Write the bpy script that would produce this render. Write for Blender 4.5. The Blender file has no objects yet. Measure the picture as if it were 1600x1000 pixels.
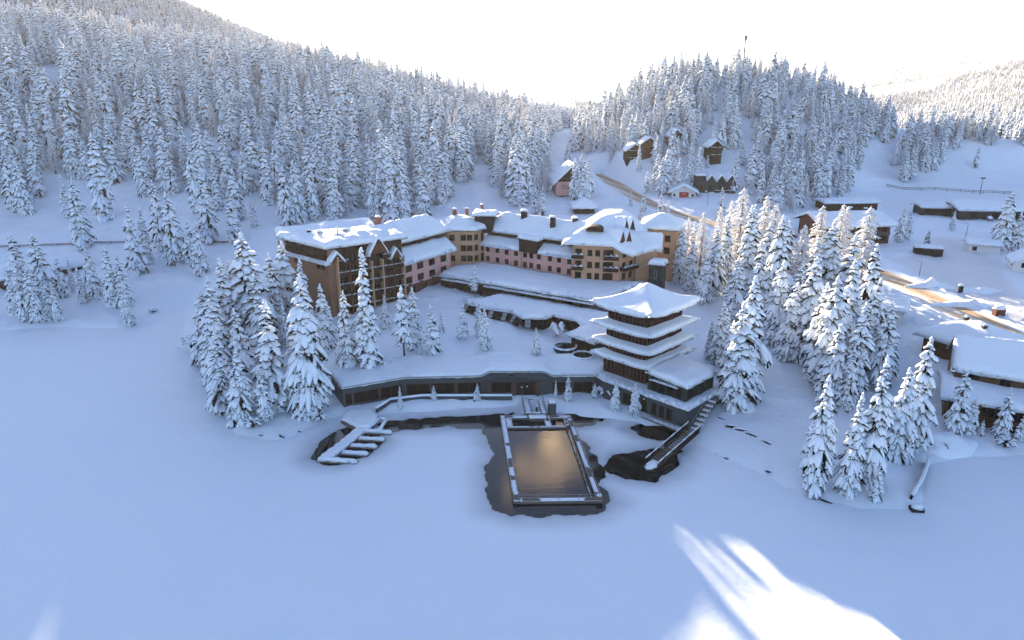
import bpy, bmesh, math, random
import numpy as np
from mathutils import Vector, Matrix, noise as mnoise
from mathutils.geometry import delaunay_2d_cdt

random.seed(7)
rng = np.random.default_rng(11)
SC = bpy.context.scene
COL = SC.collection
R = math.radians

# ------------------------------------------------------------------ camera
CAM_H, PITCH, FPX = 60.0, R(18.0), 1080.0
cam = bpy.data.cameras.new('camera')
cam.sensor_width = 36.0
cam.lens = 36.0 * FPX / 1600.0
cam.clip_start = 0.5
cam.clip_end = 20000
cam_o = bpy.data.objects.new('camera', cam)
COL.objects.link(cam_o)
cam_o.location = (0, 0, CAM_H)
cam_o.rotation_euler = (R(90) - PITCH, 0, 0)
SC.camera = cam_o

# ------------------------------------------------------------------ light
SUN_AZ, SUN_EL = R(-20.0), R(10.52)          # azimuth measured from +Y (view axis), negative = to the left
SUN_DIR = Vector((math.sin(SUN_AZ) * math.cos(SUN_EL), math.cos(SUN_AZ) * math.cos(SUN_EL), math.sin(SUN_EL)))
world = bpy.data.worlds.new('World')
SC.world = world
world.use_nodes = True
wt = world.node_tree
wt.nodes.clear()
def wn(t, **k):
    n = wt.nodes.new(t)
    for a, b in k.items():
        setattr(n, a, b)
    return n
w_out = wn('ShaderNodeOutputWorld')
w_bg = wn('ShaderNodeBackground')
w_bg.inputs['Strength'].default_value = 0.055
w_sky = wn('ShaderNodeTexSky', sky_type='NISHITA', sun_disc=False, sun_elevation=SUN_EL,
           sun_rotation=SUN_AZ, altitude=1700.0, air_density=1.0, dust_density=0.7, ozone_density=3.0)
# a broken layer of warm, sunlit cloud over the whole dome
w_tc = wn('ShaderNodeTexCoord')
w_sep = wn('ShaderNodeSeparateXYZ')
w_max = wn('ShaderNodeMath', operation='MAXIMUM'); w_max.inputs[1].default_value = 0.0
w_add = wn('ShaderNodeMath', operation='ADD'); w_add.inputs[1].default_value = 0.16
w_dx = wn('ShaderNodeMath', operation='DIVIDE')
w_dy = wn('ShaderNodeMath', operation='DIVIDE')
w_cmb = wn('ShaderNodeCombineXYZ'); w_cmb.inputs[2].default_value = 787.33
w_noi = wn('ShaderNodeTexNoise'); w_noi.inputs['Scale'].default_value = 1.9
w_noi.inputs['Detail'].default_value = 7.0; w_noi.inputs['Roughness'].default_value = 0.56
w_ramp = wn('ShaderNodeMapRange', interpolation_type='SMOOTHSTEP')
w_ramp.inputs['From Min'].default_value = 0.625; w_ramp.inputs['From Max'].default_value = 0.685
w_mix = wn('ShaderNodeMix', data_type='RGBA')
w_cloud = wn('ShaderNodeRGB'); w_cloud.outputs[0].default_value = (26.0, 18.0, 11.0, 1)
L = wt.links.new
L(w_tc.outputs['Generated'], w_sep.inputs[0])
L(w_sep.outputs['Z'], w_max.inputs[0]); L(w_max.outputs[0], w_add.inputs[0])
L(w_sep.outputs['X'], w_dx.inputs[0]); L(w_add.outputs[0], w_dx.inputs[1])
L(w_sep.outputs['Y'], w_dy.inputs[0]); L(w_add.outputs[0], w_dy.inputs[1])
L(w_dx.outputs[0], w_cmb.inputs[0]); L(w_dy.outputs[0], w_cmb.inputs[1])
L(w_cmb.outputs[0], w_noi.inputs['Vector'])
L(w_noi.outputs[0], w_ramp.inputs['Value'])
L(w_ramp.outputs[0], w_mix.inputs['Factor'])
w_tint = wn('ShaderNodeMix', data_type='RGBA', blend_type='MULTIPLY'); w_tint.inputs['Factor'].default_value = 1.0
w_tint.inputs['B'].default_value = (0.95, 0.95, 1.0, 1)      # white balance of the whole sky
L(w_sky.outputs[0], w_tint.inputs['A'])
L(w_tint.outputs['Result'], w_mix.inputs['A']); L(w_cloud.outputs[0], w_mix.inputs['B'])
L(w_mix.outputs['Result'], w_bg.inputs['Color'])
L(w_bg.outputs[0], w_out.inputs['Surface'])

sun = bpy.data.lights.new('sun', 'SUN')
sun.energy = 5.0
sun.angle = R(0.53)
sun.color = (1.0, 0.80, 0.56)
sun_o = bpy.data.objects.new('sun', sun)
COL.objects.link(sun_o)
sun_o.rotation_euler = (-SUN_DIR).to_track_quat('-Z', 'Y').to_euler()

SC.view_settings.view_transform = 'Standard'
SC.view_settings.look = 'None'
SC.view_settings.gamma = 1.0
SC.view_settings.exposure = 2.78
SC.view_settings.use_curve_mapping = False
SC.cycles.max_bounces = 5
SC.cycles.diffuse_bounces = 3
SC.cycles.glossy_bounces = 3
SC.cycles.transmission_bounces = 3
SC.cycles.volume_bounces = 0
SC.cycles.transparent_max_bounces = 4
SC.cycles.use_denoising = True
SC.cycles.use_adaptive_sampling = True
SC.cycles.adaptive_threshold = 0.02

# ------------------------------------------------------------------ calibration helpers (photo pixel <-> place)
CP, SP = math.cos(PITCH), math.sin(PITCH)
def ray(u, v):
    a = (u - 800.0) / FPX; b = (500.0 - v) / FPX
    return a, CP + b * SP, -SP + b * CP
def at_z(u, v, z):
    d = ray(u, v); t = (z - CAM_H) / d[2]
    return (d[0] * t, d[1] * t)
def at_y(u, v, y):
    d = ray(u, v); t = y / d[1]
    return (d[0] * t, y, CAM_H + d[2] * t)
def to_px(x, y, z):
    dz = z - CAM_H
    zc = y * CP - dz * SP; up = y * SP + dz * CP
    zc = np.maximum(zc, 1e-3)
    return 800.0 + FPX * x / zc, 500.0 - FPX * up / zc

# ------------------------------------------------------------------ materials
def mat(name, color, rough=0.8, spec=0.3, noise=None, bump=None, metallic=0.0):
    """plain principled with optional colour mottling (scale, amount) and bump (scale, strength, distance)"""
    m = bpy.data.materials.new(name); m.use_nodes = True
    nt = m.node_tree; b = nt.nodes['Principled BSDF']
    b.inputs['Base Color'].default_value = (*color, 1)
    b.inputs['Roughness'].default_value = rough
    b.inputs['Specular IOR Level'].default_value = spec
    b.inputs['Metallic'].default_value = metallic
    tc = nt.nodes.new('ShaderNodeTexCoord')
    if noise:
        n = nt.nodes.new('ShaderNodeTexNoise'); n.inputs['Scale'].default_value = noise[0]; n.inputs['Detail'].default_value = 5
        nt.links.new(tc.outputs['Object'], n.inputs['Vector'])
        mx = nt.nodes.new('ShaderNodeMix'); mx.data_type = 'RGBA'
        k = noise[1]
        mx.inputs['A'].default_value = (*[max(0, c * (1 - k)) for c in color], 1)
        mx.inputs['B'].default_value = (*[min(1, c * (1 + k)) for c in color], 1)
        nt.links.new(n.outputs[0], mx.inputs['Factor']); nt.links.new(mx.outputs['Result'], b.inputs['Base Color'])
    if bump:
        n2 = nt.nodes.new('ShaderNodeTexNoise'); n2.inputs['Scale'].default_value = bump[0]; n2.inputs['Detail'].default_value = 6
        nt.links.new(tc.outputs['Object'], n2.inputs['Vector'])
        bp = nt.nodes.new('ShaderNodeBump'); bp.inputs['Strength'].default_value = bump[1]; bp.inputs['Distance'].default_value = bump[2]
        nt.links.new(n2.outputs[0], bp.inputs['Height']); nt.links.new(bp.outputs[0], b.inputs['Normal'])
    return m

M = {}
M['snow'] = mat('snow', (0.78, 0.845, 0.90), 0.65, 0.25, bump=(1.6, 0.35, 0.12))
M['tree_snow'] = mat('tree_snow', (0.79, 0.845, 0.90), 0.7, 0.2, bump=(3.0, 0.5, 0.1))
M['needles'] = mat('needles', (0.010, 0.017, 0.014), 0.85, 0.05, noise=(2.0, 0.6))
M['larch_twigs'] = mat('larch_twigs', (0.06, 0.04, 0.03), 0.85, 0.2, noise=(2.0, 0.5))
M['frost'] = mat('frost', (0.80, 0.80, 0.81), 0.8, 0.2)
M['bark'] = mat('bark', (0.055, 0.04, 0.032), 0.9, 0.2, noise=(4, 0.5))
M['pink'] = mat('pink_plaster', (0.66, 0.37, 0.33), 0.85, 0.08, noise=(0.8, 0.08), bump=(12, .2, .02))
M['tan'] = mat('tan_plaster', (0.50, 0.30, 0.19), 0.85, 0.08, noise=(0.8, 0.1), bump=(12, .2, .02))
M['ochre'] = mat('ochre_boards', (0.25, 0.135, 0.085), 0.85, 0.08, noise=(1.5, 0.3))
M['stone'] = mat('brown_stone', (0.10, 0.05, 0.04), 0.85, 0.08, noise=(2.5, 0.35), bump=(6, .5, .05))
M['wood'] = mat('dark_wood', (0.022, 0.014, 0.011), 0.7, 0.08, noise=(3, 0.4))
M['midwood'] = mat('brown_wood', (0.08, 0.042, 0.024), 0.7, 0.08, noise=(3, 0.4))
M['redwood'] = mat('red_wood', (0.10, 0.036, 0.026), 0.7, 0.08, noise=(3, 0.4))
M['black'] = mat('black_paint', (0.018, 0.018, 0.02), 0.6, 0.08)
M['slate'] = mat('slate_plaster', (0.05, 0.066, 0.074), 0.7, 0.08, noise=(1.2, 0.12))
M['tealclad'] = mat('teal_cladding', (0.018, 0.034, 0.038), 0.6, 0.08, noise=(1.5, 0.2))
M['glass'] = mat('window_glass', (0.006, 0.007, 0.009), 0.2, 0.06)
M['frame'] = mat('window_frame', (0.07, 0.045, 0.035), 0.6, 0.08)
M['metal'] = mat('dark_metal', (0.09, 0.09, 0.095), 0.45, 0.5, metallic=0.6)
M['steel'] = mat('galvanised_steel', (0.32, 0.33, 0.34), 0.45, 0.5, metallic=0.7)
M['white'] = mat('white_plaster', (0.72, 0.70, 0.67), 0.85, 0.2, noise=(1, .06))
M['red'] = mat('red_paint', (0.36, 0.022, 0.02), 0.6, 0.3)
M['brick'] = mat('brick_red', (0.24, 0.085, 0.055), 0.85, 0.2, noise=(5, .3))
M['plank'] = mat('deck_planks', (0.14, 0.12, 0.10), 0.8, 0.2, noise=(3, .4))
M['pondbed'] = mat('green_door_paint', (0.02, 0.05, 0.035), 0.6, 0.3)

def water_mat():
    m = bpy.data.materials.new('open_water'); m.use_nodes = True
    nt = m.node_tree; b = nt.nodes['Principled BSDF']
    b.inputs['Base Color'].default_value = (0.006, 0.010, 0.012, 1)
    b.inputs['Roughness'].default_value = 0.04
    b.inputs['IOR'].default_value = 1.333
    tc = nt.nodes.new('ShaderNodeTexCoord')
    mp = nt.nodes.new('ShaderNodeMapping'); mp.inputs['Scale'].default_value = (0.6, 2.2, 1)
    n = nt.nodes.new('ShaderNodeTexNoise'); n.inputs['Scale'].default_value = 0.9; n.inputs['Detail'].default_value = 4
    bp = nt.nodes.new('ShaderNodeBump'); bp.inputs['Strength'].default_value = 0.10; bp.inputs['Distance'].default_value = 0.08
    nt.links.new(tc.outputs['Object'], mp.inputs[0]); nt.links.new(mp.outputs[0], n.inputs['Vector'])
    nt.links.new(n.outputs[0], bp.inputs['Height']); nt.links.new(bp.outputs[0], b.inputs['Normal'])
    return m
M['water'] = water_mat()

def attr_mix_mat(name, attr, c0, c1, rough0=0.65, rough1=0.4, bump=(0.5, 0.4, 0.3), streak=None):
    """snow whose colour blends to c1 where the mesh attribute says so (wet slush, sanded lane)"""
    m = bpy.data.materials.new(name); m.use_nodes = True
    nt = m.node_tree; b = nt.nodes['Principled BSDF']
    b.inputs['Specular IOR Level'].default_value = 0.25
    at = nt.nodes.new('ShaderNodeAttribute'); at.attribute_name = attr
    mx = nt.nodes.new('ShaderNodeMix'); mx.data_type = 'RGBA'
    mx.inputs['A'].default_value = (*c0, 1); mx.inputs['B'].default_value = (*c1, 1)
    tc = nt.nodes.new('ShaderNodeTexCoord')
    n = nt.nodes.new('ShaderNodeTexNoise'); n.inputs['Scale'].default_value = bump[0]; n.inputs['Detail'].default_value = 8
    nt.links.new(tc.outputs['Object'], n.inputs['Vector'])
    # break the edge of the blend with the same noise
    mr = nt.nodes.new('ShaderNodeMapRange'); mr.inputs['To Min'].default_value = 0.75; mr.inputs['To Max'].default_value = 1.25
    nt.links.new(n.outputs[0], mr.inputs['Value'])
    mu = nt.nodes.new('ShaderNodeMath'); mu.operation = 'MULTIPLY'; mu.use_clamp = True
    nt.links.new(at.outputs['Fac'], mu.inputs[0]); nt.links.new(mr.outputs[0], mu.inputs[1])
    nt.links.new(mu.outputs[0], mx.inputs['Factor'])
    nt.links.new(mx.outputs['Result'], b.inputs['Base Color'])
    rr = nt.nodes.new('ShaderNodeMapRange'); rr.inputs['To Min'].default_value = rough0; rr.inputs['To Max'].default_value = rough1
    nt.links.new(mu.outputs[0], rr.inputs['Value']); nt.links.new(rr.outputs[0], b.inputs['Roughness'])
    bp = nt.nodes.new('ShaderNodeBump'); bp.inputs['Strength'].default_value = bump[1]; bp.inputs['Distance'].default_value = bump[2]
    nt.links.new(n.outputs[0], bp.inputs['Height'])
    n3 = nt.nodes.new('ShaderNodeTexNoise'); n3.inputs['Scale'].default_value = bump[0] * 9; n3.inputs['Detail'].default_value = 5
    nt.links.new(tc.outputs['Object'], n3.inputs['Vector'])
    bp2 = nt.nodes.new('ShaderNodeBump'); bp2.inputs['Strength'].default_value = 0.45; bp2.inputs['Distance'].default_value = 0.10
    nt.links.new(n3.outputs[0], bp2.inputs['Height']); nt.links.new(bp.outputs[0], bp2.inputs['Normal'])
    nt.links.new(bp2.outputs[0], b.inputs['Normal'])
    return m
M['lake'] = attr_mix_mat('lake_snow', 'wet', (0.78, 0.845, 0.90), (0.30, 0.34, 0.37), 0.65, 0.25, (0.12, 0.45, 0.45))
M['ground'] = attr_mix_mat('ground_snow', 'packed', (0.78, 0.845, 0.90), (0.70, 0.70, 0.71), 0.65, 0.6, (0.25, 0.5, 0.5))
M['road'] = attr_mix_mat('sanded_road', 'sand', (0.80, 0.78, 0.74), (0.42, 0.28, 0.15), 0.7, 0.75, (0.4, 0.3, 0.1))

ORD0 = ['first', 'second', 'third', 'fourth', 'fifth', 'sixth', 'seventh', 'eighth', 'ninth', 'tenth', 'eleventh', 'twelfth', 'thirteenth', 'fourteenth']
# ------------------------------------------------------------------ object helpers
def tag(o, label=None, cat=None, group=None, kind=None):
    if label: o['label'] = label
    if cat: o['category'] = cat
    if group: o['group'] = group
    if kind: o['kind'] = kind
    return o
def empty(name, loc, label=None, cat=None, group=None, rz=0.0):
    o = bpy.data.objects.new(name, None); COL.objects.link(o)
    o.location = loc; o.rotation_euler = (0, 0, rz); o.empty_display_size = 0.5
    return tag(o, label, cat, group)
def link(name, me, parent=None, loc=None, rz=None, world=True):
    """new object; when parented its coordinates are world ones, the parent's offset is taken off"""
    o = bpy.data.objects.new(name, me); COL.objects.link(o)
    if loc is not None: o.location = loc
    if rz is not None: o.rotation_euler = (0, 0, rz)
    if parent is not None:
        o.parent = parent
        if world:
            o.matrix_parent_inverse = PINV(parent)
    return o
def wmat(o):
    m = Matrix.Translation(o.location) @ o.rotation_euler.to_matrix().to_4x4()
    if o.parent is not None:
        m = wmat(o.parent) @ o.matrix_parent_inverse @ m
    return m
def PINV(o):
    return wmat(o).inverted()

class MB:
    """collects faces, one mesh out"""
    def __init__(s): s.v, s.f, s.m = [], [], []
    def add(s, vs, fs, mi=0):
        b = len(s.v); s.v.extend([tuple(v) for v in vs])
        for f in fs: s.f.append(tuple(b + i for i in f)); s.m.append(mi)
    def box(s, x0, x1, y0, y1, z0, z1, mi=0, T=None):
        vs = [(x0, y0, z0), (x1, y0, z0), (x1, y1, z0), (x0, y1, z0), (x0, y0, z1), (x1, y0, z1), (x1, y1, z1), (x0, y1, z1)]
        if T is not None: vs = [tuple(T @ Vector(v)) for v in vs]
        s.add(vs, [(3, 2, 1, 0), (4, 5, 6, 7), (0, 1, 5, 4), (1, 2, 6, 5), (2, 3, 7, 6), (3, 0, 4, 7)], mi)
    def bar(s, p, q, w, h=None, mi=0):
        """square bar from p to q"""
        h = h or w; p, q = Vector(p), Vector(q); d = (q - p); l = d.length
        if l < 1e-6: return
        d /= l; up = Vector((0, 0, 1)) if abs(d.z) < 0.95 else Vector((0, 1, 0))
        sx = d.cross(up).normalized() * (w / 2); sy = sx.cross(d).normalized() * (h / 2)
        vs = [p - sx - sy, p + sx - sy, p + sx + sy, p - sx + sy, q - sx - sy, q + sx - sy, q + sx + sy, q - sx + sy]
        s.add(vs, [(3, 2, 1, 0), (4, 5, 6, 7), (0, 1, 5, 4), (1, 2, 6, 5), (2, 3, 7, 6), (3, 0, 4, 7)], mi)
    def tube(s, pts, rads, n=6, mi=0, cap=True):
        rings = []
        for i, p in enumerate(pts):
            p = Vector(p); a = Vector(pts[max(0, i - 1)]); b = Vector(pts[min(len(pts) - 1, i + 1)])
            d = (b - a).normalized(); up = Vector((0, 0, 1)) if abs(d.z) < 0.9 else Vector((1, 0, 0))
            x = d.cross(up).normalized(); y = x.cross(d)
            rings.append([p + (x * math.cos(2 * math.pi * k / n) + y * math.sin(2 * math.pi * k / n)) * rads[i] for k in range(n)])
        vs = [v for r in rings for v in r]; fs = []
        for i in range(len(rings) - 1):
            for k in range(n):
                fs.append((i * n + k, i * n + (k + 1) % n, (i + 1) * n + (k + 1) % n, (i + 1) * n + k))
        if cap:
            fs.append(tuple(range(n))[::-1]); fs.append(tuple((len(rings) - 1) * n + k for k in range(n)))
        s.add(vs, fs, mi)
    def prism(s, poly, z0, z1, mi=0):
        n = len(poly)
        vs = [(p[0], p[1], z0) for p in poly] + [(p[0], p[1], z1) for p in poly]
        s.add(vs, [tuple(range(n))[::-1], tuple(range(n, 2 * n))] + [(i, (i + 1) % n, n + (i + 1) % n, n + i) for i in range(n)], mi)
    def mesh(s, name, mats, smooth=False):
        me = bpy.data.meshes.new(name); me.from_pydata(s.v, [], s.f)
        for m in (mats if isinstance(mats, (list, tuple)) else [mats]):
            me.materials.append(M[m] if isinstance(m, str) else m)
        if len(set(s.m)) > 1: me.polygons.foreach_set('material_index', s.m)
        if smooth: me.polygons.foreach_set('use_smooth', [True] * len(me.polygons))
        me.update(); return me
    def obj(s, name, mats, parent=None, smooth=False):
        return link(name, s.mesh(name, mats, smooth), parent)

def ccw(poly):
    a = sum(poly[i][0] * poly[(i + 1) % len(poly)][1] - poly[(i + 1) % len(poly)][0] * poly[i][1] for i in range(len(poly)))
    return list(poly) if a > 0 else list(poly)[::-1]
def sd_poly(px, py, poly):
    """signed distance to polygon, negative inside (numpy)"""
    px = np.asarray(px, float); py = np.asarray(py, float)
    d = np.full(px.shape, 1e18); ins = np.zeros(px.shape, bool)
    n = len(poly)
    for i in range(n):
        ax, ay = poly[i]; bx, by = poly[(i + 1) % n]
        ex, ey = bx - ax, by - ay
        t = np.clip(((px - ax) * ex + (py - ay) * ey) / (ex * ex + ey * ey + 1e-12), 0, 1)
        d = np.minimum(d, (px - ax - ex * t) ** 2 + (py - ay - ey * t) ** 2)
        c = ((ay > py) != (by > py)) & (px < (bx - ax) * (py - ay) / ((by - ay) if by != ay else 1e-12) + ax)
        ins ^= c
    d = np.sqrt(d)
    return np.where(ins, -d, d)
def sstep(a, b, x):
    t = np.clip((x - a) / (b - a), 0, 1); return t * t * (3 - 2 * t)
_ph = rng.uniform(0, 6.28, (4, 10)); _th = rng.uniform(0, 6.28, (4, 10))
def wob(x, y, wl, k=0):
    """cheap smooth numpy noise, wavelength wl, about -1..1"""
    o = 0
    for i in range(10):
        f = 2 * math.pi / wl * (0.6 + 0.12 * i)
        o = o + np.sin(f * (x * math.cos(_th[k, i]) + y * math.sin(_th[k, i])) + _ph[k, i])
    return o / 4.0

# ------------------------------------------------------------------ terrain
SHORE_PX = [(-60, 522), (0, 518), (90, 512), (200, 516), (238, 492), (290, 482), (284, 530), (300, 562), (338, 600), (346, 645), (365, 682),
            (440, 690), (480, 672), (530, 652), (560, 664), (600, 648), (640, 646), (720, 641), (762, 640), (806, 634), (835, 634), (842, 642), (900, 648),
            (960, 656), (1010, 664), (1045, 664), (1072, 676), (1085, 692), (1112, 708), (1180, 738), (1240, 771), (1300, 790), (1370, 797), (1432, 799),
            (1446, 788), (1438, 740), (1460, 724), (1520, 716), (1600, 713), (1660, 712)]
LAKE = [at_z(u, v, 0) for u, v in SHORE_PX]
LAKE = [(-900, LAKE[0][1] + 12), (-400, LAKE[0][1] + 6)] + LAKE + [(260, 108), (520, 40), (700, -700), (-900, -700)]
CTRL = []
def cz(*pts):
    for u, v, z in pts: CTRL.append((*at_z(u, v, z), z))
def cy(*pts):
    for u, v, y in pts: CTRL.append(at_y(u, v, y))
cz((0, 480, 1.5), (100, 470, 3), (200, 470, 3), (300, 430, 5.5), (380, 405, 9), (0, 387, 7), (200, 387, 8), (400, 372, 10.5),
   (0, 330, 14), (100, 305, 18), (200, 320, 16), (350, 332, 16), (500, 347, 14.5),
   (600, 520, 6.2), (700, 560, 5.4), (700, 480, 7), (640, 470, 7.5), (850, 540, 5.2), (900, 570, 5.2), (560, 540, 6),
   (400, 600, 2), (450, 560, 3.5), (350, 560, 1.5), (420, 480, 6), (380, 430, 8), (500, 360, 13), (650, 332, 15), (800, 312, 16.5),
   (900, 312, 17), (1000, 332, 15), (1068, 311, 15), (1120, 300, 18), (1000, 287, 19), (1160, 300, 17), (1250, 312, 14), (1335, 292, 14),
   (870, 262, 23), (1380, 272, 17), (1450, 290, 14), (1500, 272, 17), (1600, 262, 19), (1300, 345, 10), (1450, 350, 9), (1600, 350, 9),
   (1450, 400, 7.5), (1600, 420, 7), (1400, 440, 6.5), (1600, 500, 6), (1400, 520, 5), (1300, 560, 4), (1200, 600, 2.5), (1400, 600, 3),
   (1500, 600, 3.5), (1600, 620, 3.2), (1150, 600, 3), (1180, 520, 5), (1100, 420, 9), (1060, 382, 11), (1200, 420, 8), (1300, 700, 1.6), (1400, 700, 1.6))
cy((0, 200, 350), (200, 205, 360), (400, 205, 370), (600, 225, 380), (750, 240, 400),
   (0, 105, 480), (200, 115, 500), (400, 120, 520), (600, 158, 540), (750, 196, 560),
   (0, 45, 620), (150, 62, 620), (240, 90, 600), (400, 100, 590), (500, 116, 590), (600, 138, 600), (700, 160, 610), (790, 188, 620), (860, 200, 650),
   (0, -75, 1100), (120, -40, 1150), (250, 2, 1200), (330, 34, 1250), (400, 66, 1300), (500, 98, 1400), (700, 160, 1500),
   (1000, 148, 470), (1060, 132, 462), (1100, 129, 455), (1200, 129, 450), (1280, 150, 448), (1340, 184, 445), (1375, 214, 435), (960, 170, 490), (915, 198, 520),
   (1000, 220, 385), (1100, 205, 385), (1200, 205, 385), (1300, 235, 385), (950, 242, 400), (900, 222, 480), (850, 232, 450),
   (1500, 244, 420), (1600, 226, 430), (1420, 262, 400),
   (1390, 188, 1900), (1450, 168, 1900), (1500, 150, 1900), (1600, 120, 1900), (1450, 205, 1250), (1600, 185, 1250), (1400, 228, 750), (1600, 215, 700),
   (1250, 150, 3600), (1300, 126, 3800), (1400, 108, 3800), (1500, 98, 3800), (1600, 100, 3800))
CTRL += [(-640, 200, 4), (-700, 420, 70), (-800, 650, 140), (-250, 860, 72), (-420, 850, 98), (-60, 860, 45), (120, 700, 22), (230, 620, 18), (330, 560, 14), (-100, 1500, 40),
         (150, 1200, 20), (400, 300, 9), (430, 200, 7), (420, 120, 4), (520, 420, 25), (900, 900, 45), (1500, 1900, 190), (-900, 1300, 300), (-1500, 2000, 420),
         (-800, 3000, 160), (0, 4000, 60), (3200, 3600, 330), (3000, 4500, 300), (900, 4500, 150), (-2600, 3500, 400), (2600, 1000, 150), (-2600, 600, 150), (600, 2600, 20), (1100, 2700, 60)]
CT = np.array(CTRL)
EPS = 14.0
def _phi(d2): return np.sqrt(d2 + EPS * EPS)
_n = len(CT)
_A = np.zeros((_n + 3, _n + 3))
_d2 = (CT[:, None, 0] - CT[None, :, 0]) ** 2 + (CT[:, None, 1] - CT[None, :, 1]) ** 2
_A[:_n, :_n] = _phi(_d2) - np.eye(_n) * 3.0
_A[:_n, _n] = 1; _A[:_n, _n + 1] = CT[:, 0]; _A[:_n, _n + 2] = CT[:, 1]
_A[_n:, :_n] = _A[:_n, _n:].T
_W = np.linalg.solve(_A, np.concatenate([CT[:, 2], np.zeros(3)]))
def tps(x, y):
    x = np.asarray(x, float); y = np.asarray(y, float); o = np.empty(x.shape).ravel()
    xf, yf = x.ravel(), y.ravel()
    for i in range(0, xf.size, 20000):
        a, b = xf[i:i + 20000], yf[i:i + 20000]
        o[i:i + 20000] = _phi((a[:, None] - CT[None, :, 0]) ** 2 + (b[:, None] - CT[None, :, 1]) ** 2) @ _W[:_n] + _W[_n] + _W[_n + 1] * a + _W[_n + 2] * b
    return o.reshape(x.shape)
# the flat plots that buildings, road and parking stand on: (polygon, z, blend width)
ROAD_PX = [(930, 272, 18.0), (965, 290, 16.5), (1002, 312, 14.5), (1050, 332, 12.5), (1120, 352, 10.8), (1220, 380, 8.6), (1300, 402, 7.4), (1360, 422, 6.8), (1450, 463, 6.4), (1560, 516, 6.2), (1680, 575, 6.0)]
ROAD = [(*at_z(u, v, z), z) for u, v, z in ROAD_PX]
def road_pts(step=2.0):
    out = []
    P = [Vector(p) for p in ROAD]
    for i in range(len(P) - 1):
        p0, p1, p2, p3 = P[max(0, i - 1)], P[i], P[i + 1], P[min(len(P) - 1, i + 2)]
        n = max(2, int((p2 - p1).length / step))
        for k in range(n):
            t = k / n
            out.append(0.5 * ((2 * p1) + (p2 - p0) * t + (2 * p0 - 5 * p1 + 4 * p2 - p3) * t * t + (3 * p1 - p0 - 3 * p2 + p3) * t ** 3))
    out.append(P[-1]); return out
RP = road_pts()
RPA = np.array([tuple(p) for p in RP])
ROAD_W = 4.9
def road_dist(x, y):
    d = np.full(x.shape, 1e9); zz = np.zeros(x.shape)
    near = (x > 20) & (x < 190) & (y > 120) & (y < 420)
    xi, yi = x[near], y[near]
    if xi.size:
        dd = np.empty(xi.size); z2 = np.empty(xi.size)
        for i in range(0, xi.size, 8000):
            q = (xi[i:i + 8000, None] - RPA[None, :, 0]) ** 2 + (yi[i:i + 8000, None] - RPA[None, :, 1]) ** 2
            j = q.argmin(1); dd[i:i + 8000] = np.sqrt(q[np.arange(len(j)), j]); z2[i:i + 8000] = RPA[j, 2]
        d[near] = dd; zz[near] = z2
    return d, zz
PARK = [at_z(u, v, 7.2) for u, v in [(1385, 405), (1440, 398), (1460, 372), (1520, 378), (1560, 410), (1590, 450), (1640, 500), (1560, 490), (1480, 450), (1430, 425)]]
def hfun(x, y, detail=True):
    x = np.asarray(x, float); y = np.asarray(y, float)
    h = tps(x, y)
    sd = sd_poly(x, y, LAKE)
    if detail:
        far = sstep(350, 900, np.hypot(x, y))
        h = h + wob(x, y, 26, 0) * 0.30 * (1 - far) + wob(x, y, 9, 1) * 0.10 * (1 - far) + wob(x, y, 160, 2) * 3.0 * far + wob(x, y, 500, 3) * 4 * far
    front = sstep(-44, -34, x) * (1 - sstep(32, 40, x)) * (1 - sstep(150, 170, y))
    a = 9.0 * front; b = 20.0 * (1 - front) + 15.5 * front
    ramp = sstep(0, 1, (sd - a) / (b - a))
    bank = 1.25 * (1 - np.exp(-np.maximum(sd, 0) / 1.3))
    if detail:
        bank = bank * (0.85 + 0.25 * wob(x, y, 5.0, 3)) 
    land = np.where(sd > 0, bank + np.maximum(h - 1.25, -0.2) * ramp, -0.35 - 1.4 * sstep(0, 6, -sd))
    rd, rz = road_dist(x, y)
    k = 1 - sstep(ROAD_W + 0.6, ROAD_W + 6.0, rd)
    berm = 1.0 * np.exp(-((rd - ROAD_W - 2.2) / 1.3) ** 2) * (0.7 + 0.5 * wob(x, y, 6, 1))
    land = land * (1 - k) + (rz - 0.12) * k + np.where(rd < 20, np.maximum(berm, 0), 0)
    return land
def ground(x, y):
    return float(hfun(np.array([x]), np.array([y]))[0])
_ts = np.concatenate([np.linspace(60, 500, 900), np.linspace(500, 3000, 800)])
def px_ground(u, v):
    """where the line of sight through a photo pixel meets the terrain"""
    d = ray(u, v); n = math.hypot(d[0], d[1])
    x = d[0] / n * _ts; y = d[1] / n * _ts; z = CAM_H + d[2] / n * _ts
    h = hfun(x, y); below = np.nonzero(z <= np.maximum(h, 0))[0]
    if len(below) == 0: return None
    i = below[0]
    return float(x[i]), float(y[i]), float(h[i])

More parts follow.
